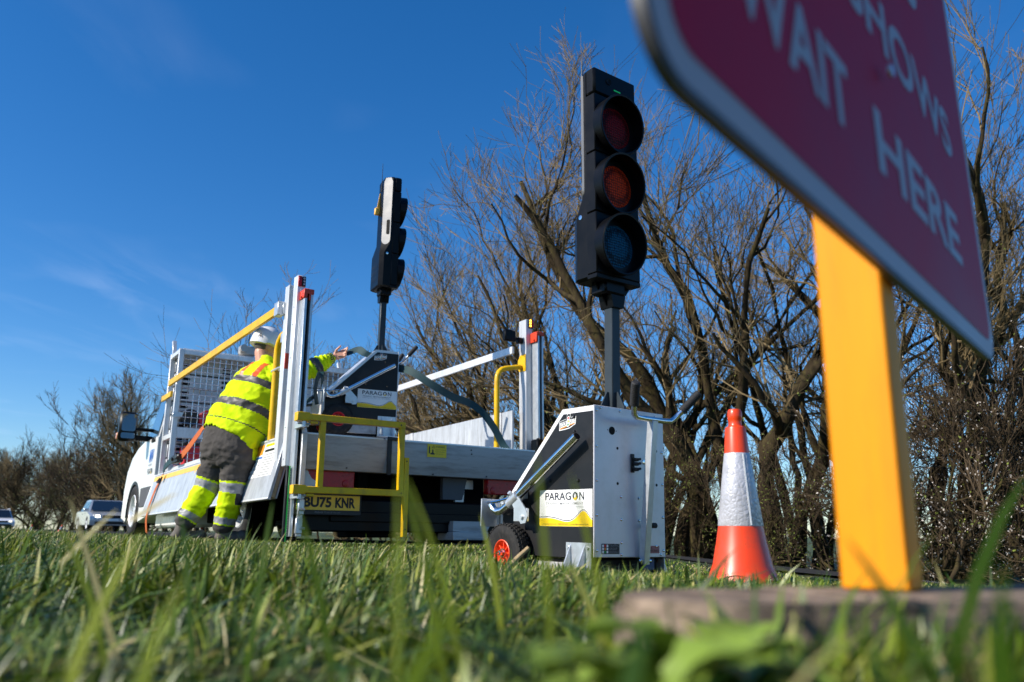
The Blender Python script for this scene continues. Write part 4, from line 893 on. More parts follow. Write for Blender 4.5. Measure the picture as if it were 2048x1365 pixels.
# the body: head, neck, trunk, limbs and hands as one surface
mb = MB()
ball(mb, HEAD + HU * .02, (.100, .078, .118), (HF, HS, HU), 18)
ball(mb, HEAD + HF * .045 - HU * .075, (.062, .055, .062), (HF, HS, HU)); ball(mb, HEAD + HF * .104 - HU * .012, (.022, .014, .026), (HF, HS, HU), 10)
ball(mb, HEAD + HF * .092 - HU * .06, (.02, .028, .012), (HF, HS, HU), 10); ball(mb, HEAD + HF * .085 + HU * .03, (.02, .05, .013), (HF, HS, HU), 10); ball(mb, HEAD + HF * .085 - HU * .105, (.024, .026, .02), (HF, HS, HU), 10)
for s in (-1, 1):
    ball(mb, HEAD + HS * (.079 * s) - HF * .004 - HU * .01, (.022, .011, .034), (HF, HS, HU), 10); ball(mb, HEAD + HS * (.086 * s) - HF * .016 - HU * .008, (.012, .009, .026), (HF, HS, HU), 8)
    ball(mb, HEAD + HF * .088 + HS * .032 * s + HU * .008, (.012, .014, .010), (HF, HS, HU), 8)
limb(mb, [NECK - UPV * .06, HEAD - HU * .06 - HF * .02], [.072, .064])
spine_loft(mb, [((-.26, 1.06, -.10), .17, .12), ((-.22, 1.06, .1), .19, .14), ((-.13, 1.06, .32), .19, .14), ((-.04, 1.05, .55), .19, .125), ((.01, 1.05, .69), .10, .08)])
limb(mb, [SHR, ELR, WRR], [.062, .046, .034]); limb(mb, [SHL, ELL, WRL], [.062, .046, .034])
limb(mb, [HPR, KNR, ANR], [.088, .062, .045]); limb(mb, [HPL, KNL, ANL], [.088, .062, .045])
def hand(w, h, a, curl, spread=.0, thumb=(.35, .9)):
    h = h.normalized(); a = (a - h * a.dot(h)).normalized(); pn = h.cross(a).normalized()   # a runs from little finger to index, pn out of the palm
    limb(mb, [w - h * .03, w + h * .015], [.031, .028], 12)
    for k in range(4):
        off_ = a * ((k - 1.5) * .0205); limb(mb, [w + h * .015 + off_ * .55, w + h * .092 + off_], [.0165, .0135], 10)
    for k, (ln, cu) in enumerate(zip((.062, .075, .08, .072), curl)):
        b = w + h * .092 + a * ((k - 1.5) * .0215); d = (h + a * ((k - 1.5) * spread)).normalized(); pts = [b - d * .02]; ang = 0; p = b; pts.append(p)
        for q, seg in enumerate((.45, .32, .26)):
            ang += cu * (.55, .75, .6)[q]; p = p + (d * math.cos(ang) + pn * math.sin(ang)) * (ln * seg); pts.append(p)
        limb(mb, pts, [.0105, .0108, .0098, .0088, .0072], 10)
    t0 = w + h * .028 + a * .026; d1 = (h * .62 + a * .62 + pn * thumb[0]).normalized(); p1 = t0 + d1 * .042; d2 = (h * thumb[1] + a * .15 + pn * thumb[0] * 1.1).normalized(); p2 = p1 + d2 * .034; p3 = p2 + (d2 + pn * .15).normalized() * .026
    limb(mb, [w + h * .012 + a * .008, t0, p1, p2, p3], [.02, .0165, .0118, .0105, .008], 10)
HR = Vector((.80, -.38, .42)); hand(WRR + (WRR - ELR).normalized() * .015, HR, Vector((-.15, .35, .9)), (1.1, .85, .55, .35), -.02, (.45, .95))
hand(WRL + (WRL - ELL).normalized() * .01, (WRL - ELL), Vector((.2, -.1, 1)), (1.2, 1.2, 1.1, 1.0), .03)
me = remeshed(off(mb), .0058, 2, 'body'); me.materials.clear(); me.materials.append(M['skin']); link('body', me, man)
# clothes: seamless shells with wrinkles, split into coloured cloth by where each face lies
def cloth(name, mb, mats, region, voxel, wrinkle, label=None):
    me = remeshed(off(mb), voxel, 4, name); n = len(me.vertices)
    co = np.empty(n * 3, np.float32); me.vertices.foreach_get('co', co); co = co.reshape(-1, 3); no = np.empty(n * 3, np.float32); me.vertices.foreach_get('normal', no); no = no.reshape(-1, 3)
    d = np.array([wrinkle(Vector(c.tolist()) + FEET) for c in co]); co = co + no * d[:, None]; me.vertices.foreach_set('co', co.astype(np.float32).ravel())
    me.materials.clear()
    for m in mats: me.materials.append(M[m])
    me.polygons.foreach_set('material_index', [region(p.center + FEET) for p in me.polygons]); me.polygons.foreach_set('use_smooth', [True] * len(me.polygons)); me.update()
    return link(name, me, man, label)
def seg_t(p, a, b): d = b - a; t = (p - a).dot(d) / d.length_squared; return t, (p - (a + d * min(max(t, 0), 1))).length
S0, S1 = Vector((-.25, 1.06, .02)), Vector((.02, 1.05, .70)); SA = (S1 - S0).normalized()
mb = MB(); spine_loft(mb, [((-.262, 1.06, .02), .275, .215), ((-.25, 1.06, .035), .288, .225), ((-.20, 1.06, .17), .292, .225), ((-.14, 1.06, .32), .288, .215), ((-.085, 1.06, .46), .272, .195), ((-.04, 1.05, .58), .24, .165), ((-.005, 1.05, .68), .165, .125), ((.015, 1.05, .74), .098, .09), ((.028, 1.055, .785), .085, .08)], 32)
limb(mb, [SHR - RT * .06, SHR, ELR, WRR - (WRR - ELR).normalized() * .02], [.115, .112, .09, .058], 16); limb(mb, [SHL + RT * .06, SHL, ELL, WRL], [.115, .112, .09, .058], 16)
def jr(p):
    s = (p - S0).dot(SA); tR, dR = seg_t(p, SHR, ELR); tF, dF = seg_t(p, ELR, WRR); tR2, dR2 = seg_t(p, SHL, ELL); tF2, dF2 = seg_t(p, ELL, WRL)
    fw_ = (p - (S0 + SA * s)).dot(FW); lat = (p - (S0 + SA * s)).dot(RT)
    if min(dF, dF2) < .10 and max(tF if dF < .12 else -1, tF2 if dF2 < .12 else -1) > .02:
        t = tF if dF < dF2 else tF2
        if .06 < t < .34: return 1
        if t > .80: return 3 if int(t * 40) % 3 else 0
        return 0
    if min(dR, dR2) < .108 and (tR > .25 if dR < dR2 else tR2 > .25): return 0
    if .50 < s < .565: return 1
    if .255 < s < .325: return 1
    if .118 < s < .127: return 3
    if .565 < s < .73 and fw_ < .06 and .055 < abs(lat) < .105: return 2
    if s < .06 and fw_ > 0: return 4
    return 0
def jw(p):
    s = (p - S0).dot(SA); q = Vector((p.x * 5, p.y * 5, p.z * 9)); a = noise.noise(q) * .012 + (.35 - abs(noise.noise(q * 1.5 + Vector((3, 1, 7))))) * .020 + (.3 - abs(noise.noise(q * 3.1))) * .008
    f = math.sin((p.z * 34 + p.x * 16 + noise.noise(p * 4) * 5)) * .009 * max(0, 1 - abs(s - .2) / .3)
    tR, dR = seg_t(p, SHR, ELR); tF, dF = seg_t(p, ELR, WRR)
    w = 0
    if dR < .15 or dF < .12: w = math.sin((tR * 9 + tF * 10) * 2.1 + noise.noise(p * 7) * 3) * .006
    return a + f + w
cloth('jacket', mb, ['hivis', 'reflective', 'reflective_orange', 'trouser_dark', 'hivis_dirty'], jr, .0105, jw)
mb = MB(); spine_loft(mb, [((-.245, 1.06, -.20), .20, .16), ((-.255, 1.06, -.10), .262, .205), ((-.257, 1.06, .0), .268, .21), ((-.24, 1.06, .11), .25, .20)], 28)
limb(mb, [HPR + RT * .03 - UPV * .06, HPR.lerp(KNR, .45), KNR, KNR.lerp(ANR, .5), ANR + UPV * .035], [.15, .128, .102, .098, .088], 16)
limb(mb, [HPL - RT * .03 - UPV * .06, HPL.lerp(KNL, .45), KNL, KNL.lerp(ANL, .5), ANL + (KNL - ANL).normalized() * .035], [.15, .128, .102, .098, .088], 16)
PCK = PEL + RT * .24 + FW * .03 - UPV * .03
def leg_t(p):
    best = (9, 0, 0)
    for k, (h, kn, an) in enumerate(((HPR, KNR, ANR), (HPL, KNL, ANL))):
        t1, d1 = seg_t(p, h, kn); t2, d2 = seg_t(p, kn, an)
        if d1 < d2: c = (d1, min(t1, 1) * .52, k)
        else: c = (d2, .52 + max(t2, 0) * .48, k)
        if c[0] < best[0]: best = c
    return best
def tr(p):
    d, t, k = leg_t(p)
    v = p - PCK
    if abs(v.dot(FW)) < .04 and abs(v.z + .02) < .085 and v.dot(RT) > -.10: return 1
    if t < .40: return 0
    if t < .425: return 1
    if t < .525: return 2
    if k == 0 and .525 <= t < .66 and (p - KNR).dot((RT + FW * .9).normalized()) > .035: return 3
    if t < .845: return 1
    if t < .925: return 2
    if t < .945: return 1
    return 0
def tw(p):
    d, t, k = leg_t(p); q = Vector((p.x * 7, p.y * 7, p.z * 10)); a = noise.noise(q) * .007 + (.35 - abs(noise.noise(q * 1.6 + Vector((1, 5, 2))))) * .016 + (.3 - abs(noise.noise(q * 3.3))) * .007
    a += math.sin(p.z * 62 + p.y * 14 + noise.noise(p * 6) * 5) * .0055 * (max(0, 1 - abs(t - .12) / .22) + max(0, 1 - abs(t - .72) / .12) + max(0, 1 - abs(t - .94) / .1))
    return a
cloth('trousers', mb, ['trouser', 'hivis', 'reflective_light', 'trouser_dark'], tr, .0105, tw)
for an, toe, heel in ((ANR, Vector((-.07, .97, -.80)), Vector((-.315, 1.035, -.80))), (ANL, Vector((-.37, 1.16, -.80)), Vector((-.635, 1.205, -.795)))):
    mb = MB(); limb(mb, [an + UPV * .09, an + UPV * .0, heel.lerp(toe, .22) + UPV * .02], [.062, .062, .058]); limb(mb, [heel.lerp(toe, .12), heel.lerp(toe, .5), toe - (toe - heel).normalized() * .05], [.052, .056, .05]); ball(mb, toe - (toe - heel).normalized() * .045 + UPV * .008, .056)
    me = remeshed(off(mb), .009, 3, 'boot'); me.materials.clear(); me.materials.append(M['boot']); bt_ = link('boot', me, man)
    mb = MB(); d = (toe - heel).normalized(); sd = d.cross(UPV).normalized(); pl = [(heel - d * .0) + d * (L_ * x) + sd * y for x, y, L_ in ((0, -.035, .30), (.1, -.045, .30), (.55, -.05, .30), (.8, -.055, .30), (.97, -.03, .30), (.97, .03, .30), (.8, .055, .30), (.55, .045, .30), (.1, .045, .30), (0, .035, .30))]
    mb.loft([[p - UPV * .055 for p in pl], [p - UPV * .028 for p in pl]]); off(mb).build('sole', 'rubber', bt_)
# helmet, hair, glasses
mb = MB(); C0 = HEAD + HU * .052 - HF * .006; rings = []; n = 30
for i, (k, z) in enumerate(((1.03, -.034), (1.04, -.02), (1.02, .012), (.98, .042), (.88, .078), (.70, .105), (.45, .124), (.18, .132))): rings.append([C0 + HF * (.143 * k * math.cos(t)) + HS * (.122 * k * math.sin(t)) + HU * (z * 1.1 + (.006 * math.cos(4 * t) if i == 4 else 0) - (.018 if (i < 2 and math.cos(t) < -.3) else 0)) for t in np.linspace(0, 2 * PI, n, endpoint=False)])
mb.loft(rings); hel = off(mb).build('helmet', 'helmet', man, sharp=50)
mb = MB(); mb.loft([[C0 + HF * (r * 1.11 * math.cos(t)) + HS * (r * .94 * math.sin(t)) + HU * z for t in np.linspace(-1.1, 1.1, 14)] for r, z in ((.128, -.03), (.165, -.042), (.166, -.047), (.126, -.036))], cap=False, closed=False); off(mb).build('helmet_peak', 'helmet', hel)
mb = MB(); rings = []
for a in np.linspace(-1.15, 1.35, 16): rings.append([C0 + HF * (.1465 * math.sin(a)) + HU * (.1475 * math.cos(a) - .002) + HS * y * (1.) for y in (-.038, -.02, 0, .02, .038)])
mb.loft(rings, cap=False, closed=False); off(mb).build('helmet_stripe', 'helmet_stripe', hel)
mb = MB(); put_text(mb, 'A', C0 - HF * .118 + HS * .078 - HU * .012, (HF * .95 + HS * .75).normalized() , HU, .035, .04, 0, .02, .006); off(mb).build('helmet_logo', 'ink_black', hel)
mb = MB(); ball(mb, HEAD - HF * .02 + HU * .012, (.088, .0815, .088), (HF, HS, HU), 18); me = off(mb).build('hair', 'hair', man)
mb = MB()
for s in (-1, 1): mb.tube([HEAD + HS * .084 * s - HF * .01 + HU * .02, HEAD + HS * .082 * s + HF * .05 + HU * .018, HEAD + HS * .066 * s + HF * .095 + HU * .014], .004, 6); ball(mb, HEAD + HS * .036 * s + HF * .107 + HU * .008, (.008, .03, .02), (HF, HS, HU), 10)
off(mb).build('glasses', 'glass', man)

# ------------------------------------------------------------ straps
def ribbon(pts, w, side, th=.003, seg=5):
    P = [Vector(p) for p in pts]; S = [Vector(s) for s in side]; out_ = []; k = len(P)
    for i in range(k - 1):
        p0, p1, p2, p3 = P[max(i - 1, 0)], P[i], P[i + 1], P[min(i + 2, k - 1)]
        for j in range(seg):
            t = j / seg; out_.append((.5 * ((2 * p1) + (p2 - p0) * t + (2 * p0 - 5 * p1 + 4 * p2 - p3) * t * t + (3 * p1 - p0 - 3 * p2 + p3) * t ** 3), S[i].lerp(S[i + 1], t)))
    out_.append((P[-1], S[-1])); mb = MB(); rings = []
    for i, (p, s) in enumerate(out_):
        tg = (out_[min(i + 1, len(out_) - 1)][0] - out_[max(i - 1, 0)][0]).normalized(); s = (s - tg * s.dot(tg)).normalized(); nn_ = tg.cross(s)
        rings.append([p - s * w / 2 - nn_ * th / 2, p + s * w / 2 - nn_ * th / 2, p + s * w / 2 + nn_ * th / 2, p - s * w / 2 + nn_ * th / 2])
    mb.loft(rings); return mb
HANDT = WRR + HR.normalized() * .135
t = thing('ratchet_strap', 'dark teal webbing strap held out by the worker over the loaded traffic light', 'strap', on_bed(0, 0, 0))
rib = ribbon([HANDT - HR.normalized() * .05 + Vector((-.02, .02, -.0)), HANDT + Vector((.02, 0, .0)), HANDT + Vector((.10, -.05, .035)), (.78, .62, .86), (.92, .62, .835), (1.06, .68, .80), (1.12, .60, .76), (1.16, .42, .70), (1.30, .30, .58), (1.50, .25, .475), (1.66, .22, .43), (1.80, .20, .35), (1.92, .17, .2), (1.99, .14, .06), (2.01, .08, -.0)],
             .07, [(.2, .6, .5), (.2, .4, .6), (.2, .3, .8), (.2, .3, .8), (.3, .5, .6), (.2, .3, .8), (.1, .2, .9), (.1, .1, 1), (.3, -.2, .9), (.3, -.1, .9), (.3, 0, .9), (.5, -.1, .8), (.8, -.2, .5), (.9, -.3, .3), (1, -.3, .1)])
rib.build('webbing', 'strap_teal', t)
t = thing('ratchet_strap', 'dark teal strap end with buckle hanging below the outstretched yellow sleeve', 'strap', on_bed(0, 0, 0))
rib = ribbon([WRL + Vector((.06, -.03, .0)), (.46, .92, .50), (.42, .72, .62), (.34, .62, .60), (.31, .60, .47), (.34, .62, .34)], .06, [(0, .5, .8), (.3, .5, .7), (.6, .6, .3), (.7, .6, .1), (.7, .6, 0), (.7, .5, 0)]); rib.build('webbing', 'strap_teal', t)
mb = MB(); mb.tube([WRL + Vector((.05, 0, 0)), (.48, .95, .40), (.52, .9, .30), (.50, .8, .42), (.62, .75, .36), (.75, .85, .28)], .014, 8); mb.tube([(.42, .98, .46), (.55, .92, .5), (.68, .9, .42), (.70, .9, .3)], .012, 8); mb.box((.50, .86, .36), (.58, .93, .42), .01); mb.build('buckle', 'dark_trim', t)
t = thing('ratchet_strap', 'orange webbing strap with dark ratchet over the dropped side panel', 'strap', on_bed(0, 0, 0))
YS = 4.62
ribbon([(-.16, YS + .06, -.72), (-.185, YS + .02, -.5), (-.12, YS, -.2), (-.065, YS - .02, -.06), (-.05, YS - .04, .03)], .09, [(0, 1, 0)] * 5, .005).build('webbing', 'strap_orange', t)
ribbon([(-.055, YS - .02, .0), (-.06, 4.5, .07), (-.06, 4.2, .12), (-.055, 3.95, .13)], .075, [(0, .3, .95), (0, .2, .95), (0, .1, 1), (0, .1, 1)], .012).build('ratchet_sleeve', 'strap_teal', t)
mb = MB(); mb.box((-.10, 3.72, .06), (-.03, 4.02, .16), .012); mb.box((-.12, 3.7, .1), (-.02, 3.82, .13), .004); mb.cyl((-.12, 3.95, .11), (-.01, 3.95, .11), .02, n=12); mb.tube([(-.07, YS + .05, -.06), (-.10, YS + .06, -.11), (-.10, YS - .06, -.12), (-.07, YS - .07, -.05)], .012, 8); mb.build('ratchet', 'dark_trim', t)
ribbon([(-.055, 3.8, .12), (-.05, 3.4, .22), (-.045, 3.0, .34), (-.03, 2.8, .36), (.05, 2.7, .30), (.3, 2.6, .05)], .09, [(0, .4, .9), (0, .4, .9), (.1, .5, .8), (.5, .6, .5), (.9, .3, .2), (1, 0, 0)], .005).build('webbing', 'strap_orange', t)

# ------------------------------------------------------------ cones
def cone(name, label, mw, s=1., sleeve=True, group='traffic cones', base='rubber'):
    t = thing(name, label, 'traffic cone', mw @ Matrix.Scale(s, 4), group)
    mb = MB(); mb.box((-.20, -.20, 0), (.20, .20, .028), .008); mb.box((-.185, -.185, .028), (.185, .185, .038), .004); mb.build('base', base, t)
    mb = MB(); mb.lathe([(.152, .036), (.146, .06), (.138, .075), (.113, .141), (.1005, .205), (.0985, .212), (.0855, .287), (.0485, .565), (.0415, .664), (.039, .672), (.0285, .677), (.026, .682), (.026, .70), (.0285, .705), (.0295, .722), (.028, .736), (.024, .745), (.02, .745), (.018, .70)], n=48); mb.build('cone_body', 'cone_orange', t, sharp=28)
    mb = MB(); mb.lathe([(.0862, .284), (.0875, .287), (.0505, .565), (.0490, .568)], n=48); sv = mb.build('reflective_sleeve', 'sleeve', t)
    mb = MB(); mb.prism([(-.003, .288), (.003, .288), (.003, .564), (-.003, .564)], (0, 0, 0), (1, 0, 0), (0, 0, 1), (0, .0012, 0)); mb.v = [Vector((p.x, -(.0880 - (.0372) * (p.z - .288) / .276) - p.y, p.z)) for p in mb.v]; mb.build('sleeve_seam', 'sticker_white', sv)
    return t
def W(x, y, Z): # world point seen at photo pixel (x, y) lying at height Z or depth
    return None
cone('traffic_cone', 'tall orange cone with white reflective sleeve between traffic light and yellow post', mw_of(Vector((.905, 3.29, -.055)), rad(12)), 1.0)
cone('traffic_cone', 'orange cone half hidden behind the yellow grab handle on the truck bed', on_bed(.12, .93, .0, .4), .62)
for (x, y, z, s, tilt, lab) in ((-17.2, 30, .06, .42, -24, 'small leaning red and white cone near the white car'), (-16.1, 30, .06, .42, -18, 'small leaning red and white cone close to the silver car'), (-4.15, 11.2, .06, .28, -14, 'small red and white cone on the road behind the worker boots')):
    cone('traffic_cone', lab, mw_of(Vector((x, y, z)), 0, 0, rad(-tilt)), s)

# ------------------------------------------------------------ cars on the road
def car(name, label, paint, loc, yaw, Lc=4.6, Wc=1.84, Hc=1.46, suv=False):
    t = thing(name, label, 'car', mw_of(Vector(loc), yaw), 'cars coming along the road'); hw = Wc / 2
    f, r = Lc / 2, -Lc / 2; b = .30 if suv else .26; bl = .95 if suv else .90
    side = [(r, b + .1), (r - .02, .6), (r + .06, bl - .02), (r + .5, bl + .05), (f - 1.25, bl + .02), (f - .35, bl - .14), (f - .04, .68), (f, .5), (f - .04, b + .02)]
    for cx in (f - .88, r + .86): pass
    low = [(f - .5, b), (f - .52, b + .05)] + [(f - .88 + .36 * math.cos(a), .33 + .36 * math.sin(a)) for a in np.linspace(.05, PI - .05, 9)] + [(f - 1.25, b), (r + 1.24, b)] + [(r + .86 + .36 * math.cos(a), .33 + .36 * math.sin(a)) for a in np.linspace(.05, PI - .05, 9)] + [(r + .48, b)]
    poly = side + low
    def ringx(x, s): return [Vector((p[0] * (1 - .02 * (1 - s)) , x, .6 + (p[1] - .6) * s)) for p in poly]
    mb = MB(); mb.loft([ringx(-hw, .9), ringx(-hw + .06, .985), ringx(-hw + .2, 1), ringx(hw - .2, 1), ringx(hw - .06, .985), ringx(hw, .9)]); body = mb.build('body', paint, t)
    gt = [(r + .38 if suv else r + .75, bl), (r + .62 if suv else r + 1.25, Hc - .03), (-.35, Hc), (.35, Hc - .03), (f - 1.15, bl + .01)]
    mb = MB(); mb.loft([[Vector((p[0], s * (hw - .08 - (.18 if i in (1, 2, 3) else 0)), p[1])) for i, p in enumerate(gt)] for s in (-1, 1)]); gl = mb.build('cabin', paint, t, sharp=15)
    fx0, fx1 = gt[4][0] - .03, gt[3][0] + .04; mb = MB(); mb.add([(fx0 + .02, -hw + .16, bl + .03), (fx0 + .02, hw - .16, bl + .03), (fx1 + .02, hw - .32, Hc - .07), (fx1 + .02, -hw + .32, Hc - .07)], [[0, 1, 2, 3]]); mb.v = [p + Vector((.02, 0, .02)) for p in mb.v]; mb.build('windscreen', 'glass', gl)
    for s in (-1, 1):
        for xa, xb in ((gt[0][0] + .25, -.12), (-.04, f - 1.45)):
            mb = MB(); mb.add([(xa, s * (hw - .085 + .012), bl + .04), (xb, s * (hw - .085 + .012), bl + .04), (min(xb, .42), s * (hw - .25 + .02), Hc - .09), (max(xa, gt[1][0] + .05), s * (hw - .25 + .02), Hc - .09)], [[0, 1, 2, 3]]); mb.build('side_window', 'glass_blue', gl)
        mb = MB(); mb.box((f - 1.45, s * (hw + .02) - .09, bl + .02), (f - 1.3, s * (hw + .02) + .09, bl + .14), .04); mb.build('door_mirror', paint if not suv else 'dark_trim', body)
        mb = MB(); mb.box((f - .22, s * (hw - .30) - .17, .62), (f - .03, s * (hw - .30) + .17, .75), .03); hl = mb.build('headlight', 'lamp_clear', body)
        mb = MB(); mb.box((f - .05, s * (hw - .32) - .09, .64), (f + .0, s * (hw - .32) + .09, .72), .02); mb.build('lamp_lens', 'headlight_lit' if not suv else 'drl', body)
        for cx in (f - .88, r + .86):
            mb = MB(); mb.lathe([(.2, -.1), (.30, -.105), (.325, -.08), (.33, 0), (.325, .08), (.30, .105), (.2, .1)], (cx, s * (hw - .12), .33), (0, 1, 0), 28); w = mb.build('wheel', 'rubber', t)
            mb = MB(); mb.lathe([(.22, .1), (.2, .06), (.0, .08)], (cx, s * (hw - .12), .33), (0, s, 0), 24)
            for k in range(5): a = 2 * PI * k / 5; mb.cyl((cx + .04 * math.cos(a), s * (hw - .02), .33 + .04 * math.sin(a)), (cx + .2 * math.cos(a), s * (hw - .02), .33 + .2 * math.sin(a)), .03, n=6)
            mb.build('rim', 'alu_bright', w)
        if suv: mb = MB(); mb.tube([(-1.4, s * (hw - .27), Hc - .02), (-1.3, s * (hw - .27), Hc + .06), (.2, s * (hw - .27), Hc + .06), (.35, s * (hw - .27), Hc)], .02, 8); mb.build('roof_rail', 'alu_bright', gl)
        mb = MB(); mb.box((-.3, s * hw - .012, .78), (-.1, s * hw + .012, .81), .005); mb.box((f - 1.75, s * hw - .012, .8), (f - 1.55, s * hw + .012, .83), .005); mb.build('door_handle', 'dark_trim', body)
    mb = MB(); mb.box((f - .12, -.42, .58), (f + .005, .42, .72), .02); mb.box((f - .1, -.7, .33), (f + .01, .7, .45), .02); mb.build('grille', 'dark_trim', body)
    mb = MB(); mb.box((f, -.26, .47), (f + .012, .26, .575), .003); mb.build('number_plate', 'sticker_white', body)
    return t
ROADYAW = math.atan2(-RD[1], -RD[0])
car('car', 'silver saloon car with lit headlight coming along the road behind the truck', 'car_silver', (-19.2, 39.6, .105), ROADYAW)
car('car', 'distant white car with roof rails and lit lamps on the road', 'car_white', (-42.4, 69.5, .105), ROADYAW + .05, 4.5, 1.86, 1.66, True)

# ------------------------------------------------------------ bare trees
def norm(a): return a / np.maximum(np.linalg.norm(a, axis=-1, keepdims=True), 1e-9)
def grow(g, st, di, ln, r0, nseg, wander, upw, tip=.35):
    n = len(st); pts = np.zeros((n, nseg + 1, 3)); pts[:, 0] = st; d = norm(di); ds = [d]
    for k in range(nseg):
        d = norm(d + g.normal(0, wander, (n, 3)) + np.array([0, 0, upw])); pts[:, k + 1] = pts[:, k] + d * (ln / nseg)[:, None]; ds.append(d)
    t = np.linspace(0, 1, nseg + 1)[None, :]; rr = r0[:, None] * (1 - (1 - tip) * t ** .9)
    return pts, rr, np.stack(ds, 1)
def sprout(g, pts, rr, ds, per, t0, t1, a0, a1, lf, rf, ln, lenvar=.35, taper=.45):
    n, k, _ = pts.shape; t = g.uniform(t0, t1, (n, per)); x = t * (k - 1); i = np.minimum(x.astype(int), k - 2); f = (x - i)[..., None]; ix = np.arange(n)[:, None]
    p = pts[ix, i] * (1 - f) + pts[ix, i + 1] * f; d = ds[ix, np.minimum(i + 1, k - 1)]; r = rr[ix, i]
    q = g.normal(0, 1, (n, per, 3)); q = norm(q - d * (q * d).sum(-1, keepdims=True)); a = np.radians(g.uniform(a0, a1, (n, per, 1)))
    nd = d * np.cos(a) + q * np.sin(a); L_ = ln[:, None] * lf * (1 - taper * t) * g.uniform(1 - lenvar, 1 + lenvar, (n, per))
    return p.reshape(-1, 3), nd.reshape(-1, 3), L_.ravel(), (r * rf).ravel()
def tubes(pts, rr, ns):
    n, k, _ = pts.shape; tg = np.zeros_like(pts); tg[:, 1:-1] = pts[:, 2:] - pts[:, :-2]; tg[:, 0] = pts[:, 1] - pts[:, 0]; tg[:, -1] = pts[:, -1] - pts[:, -2]; tg = norm(tg)
    ref = np.where(np.abs(tg[..., 2:3]) > .9, np.array([1., 0, 0]), np.array([0, 0, 1.])); a = norm(np.cross(tg, ref)); b = np.cross(tg, a)
    an = np.arange(ns) * 2 * PI / ns; V = pts[:, :, None] + rr[:, :, None, None] * (a[:, :, None] * np.cos(an)[None, None, :, None] + b[:, :, None] * np.sin(an)[None, None, :, None])
    base = (np.arange(n) * k * ns)[:, None, None]; lv = (np.arange(k - 1) * ns)[None, :, None]; j = np.arange(ns)[None, None, :]; j2 = (j + 1) % ns
    F = np.stack([base + lv + j, base + lv + j2, base + lv + ns + j2, base + lv + ns + j], -1).reshape(-1, 4)
    return V.reshape(-1, 3), F
def merge(ch):
    vs, fs, b = [], [], 0
    for v, f in ch: vs.append(v); fs.append(f + b); b += len(v)
    return np.concatenate(vs), np.concatenate(fs)
def quads_at(g, P, s0, s1, kk=1):
    n = len(P); a = norm(g.normal(0, 1, (n, 3))); b = norm(np.cross(a, g.normal(0, 1, (n, 3)))); s = g.uniform(s0, s1, (n, 1)); o = g.normal(0, .012, (n, 3)); P = P + o
    v = np.stack([P - a * s * .5, P + b * s * .4, P + a * s, P - b * s * .4], 1).reshape(-1, 3); return v, np.arange(n * 4).reshape(-1, 4)
def make_tree(seed, trunks, per=(8, 8, 8, 5), twig='twig', L1=2.9, up=.10, buds=900, budz=3.6, bare_to=.22, blossom=0, wander=.17, rscale=1.):
    g = np.random.default_rng(seed)
    st = np.array([t[0] for t in trunks], float); di = np.array([t[1] for t in trunks], float); ln = np.array([t[2] for t in trunks], float); r = np.array([t[3] for t in trunks], float)
    p0, r0, d0 = grow(g, st, di, ln, r, 14, wander, .035, .22); knob = 1 + .12 * g.normal(0, 1, r0.shape); parts = [tubes(p0, r0 * knob, 9)]
    s, d, l, rr = sprout(g, p0, r0, d0, per[0], bare_to, 1., 22, 62, 1, .62, np.full(len(trunks), L1), .35, .35); p1, r1, d1 = grow(g, s, d, l, rr * 1., 9, .20, up, .25); parts.append(tubes(p1, r1, 6))
    tv, tf = merge(parts)
    s, d, l, rr = sprout(g, p1, r1, d1, per[1], .15, 1., 16, 52, .70, .5, l); p2, r2, d2 = grow(g, s, d, l, rr, 6, .18, up * 1.1, .3); cr = [tubes(p2, np.maximum(r2, .0045), 4)]
    s, d, l, rr = sprout(g, p2, r2, d2, per[2], .12, 1., 14, 44, .78, .55, l); p3, r3, d3 = grow(g, s, d, l, rr, 4, .11, up * 1.1, .4); cr.append(tubes(p3, np.maximum(r3 * .9, .0042) * rscale, 3))
    s, d, l, rr = sprout(g, p3, r3, d3, per[3], .1, 1., 14, 45, .72, .7, l); p4, r4, d4 = grow(g, s, d, np.maximum(l, .12), rr, 2, .10, up, .5); cr.append(tubes(p4, np.maximum(r4 * .8, .0032) * rscale, 3))
    # twigs on the lower trunks
    s, d, l, rr = sprout(g, p0, r0, d0, 6, .03, .5, 35, 85, .28, .14, np.full(len(trunks), L1 * 1.15)); p5, r5, d5 = grow(g, s, d, l, np.minimum(rr, .02), 5, .2, .05, .3); cr.append(tubes(p5, np.maximum(r5 * .8, .0034), 3))
    s, d, l, rr = sprout(g, p5, r5, d5, 9, .1, 1., 25, 65, .6, .5, l); p6, r6, d6 = grow(g, s, d, l, rr, 3, .15, .04, .4); cr.append(tubes(p6, np.maximum(r6 * .7, .0025), 3))
    cv, cf = merge(cr); mats = [twig]; mi = np.zeros(len(cf), int)
    P = np.concatenate([p4[:, 1:].reshape(-1, 3), p6[:, 1:].reshape(-1, 3), p3[:, 2:].reshape(-1, 3)])
    pr = np.exp(-np.maximum(P[:, 2] - .8, 0) / budz * 2.2); w = pr / pr.sum()
    if buds:
        i = g.choice(len(P), buds, p=w); bv, bf = quads_at(g, P[i], .012, .03); cf = np.concatenate([cf, bf + len(cv)]); cv = np.concatenate([cv, bv]); mats.append('bud'); mi = np.concatenate([mi, np.ones(len(bf), int)])
    if blossom:
        i = g.choice(len(P), blossom, p=w); bv, bf = quads_at(g, P[i], .010, .022); cf = np.concatenate([cf, bf + len(cv)]); cv = np.concatenate([cv, bv]); mats.append('blossom'); mi = np.concatenate([mi, np.full(len(bf), len(mats) - 1)])
    return np_mesh('trunk', tv, tf, 4, 'bark'), np_mesh('crown', cv, cf, 4, mats, mi, smooth_=False)
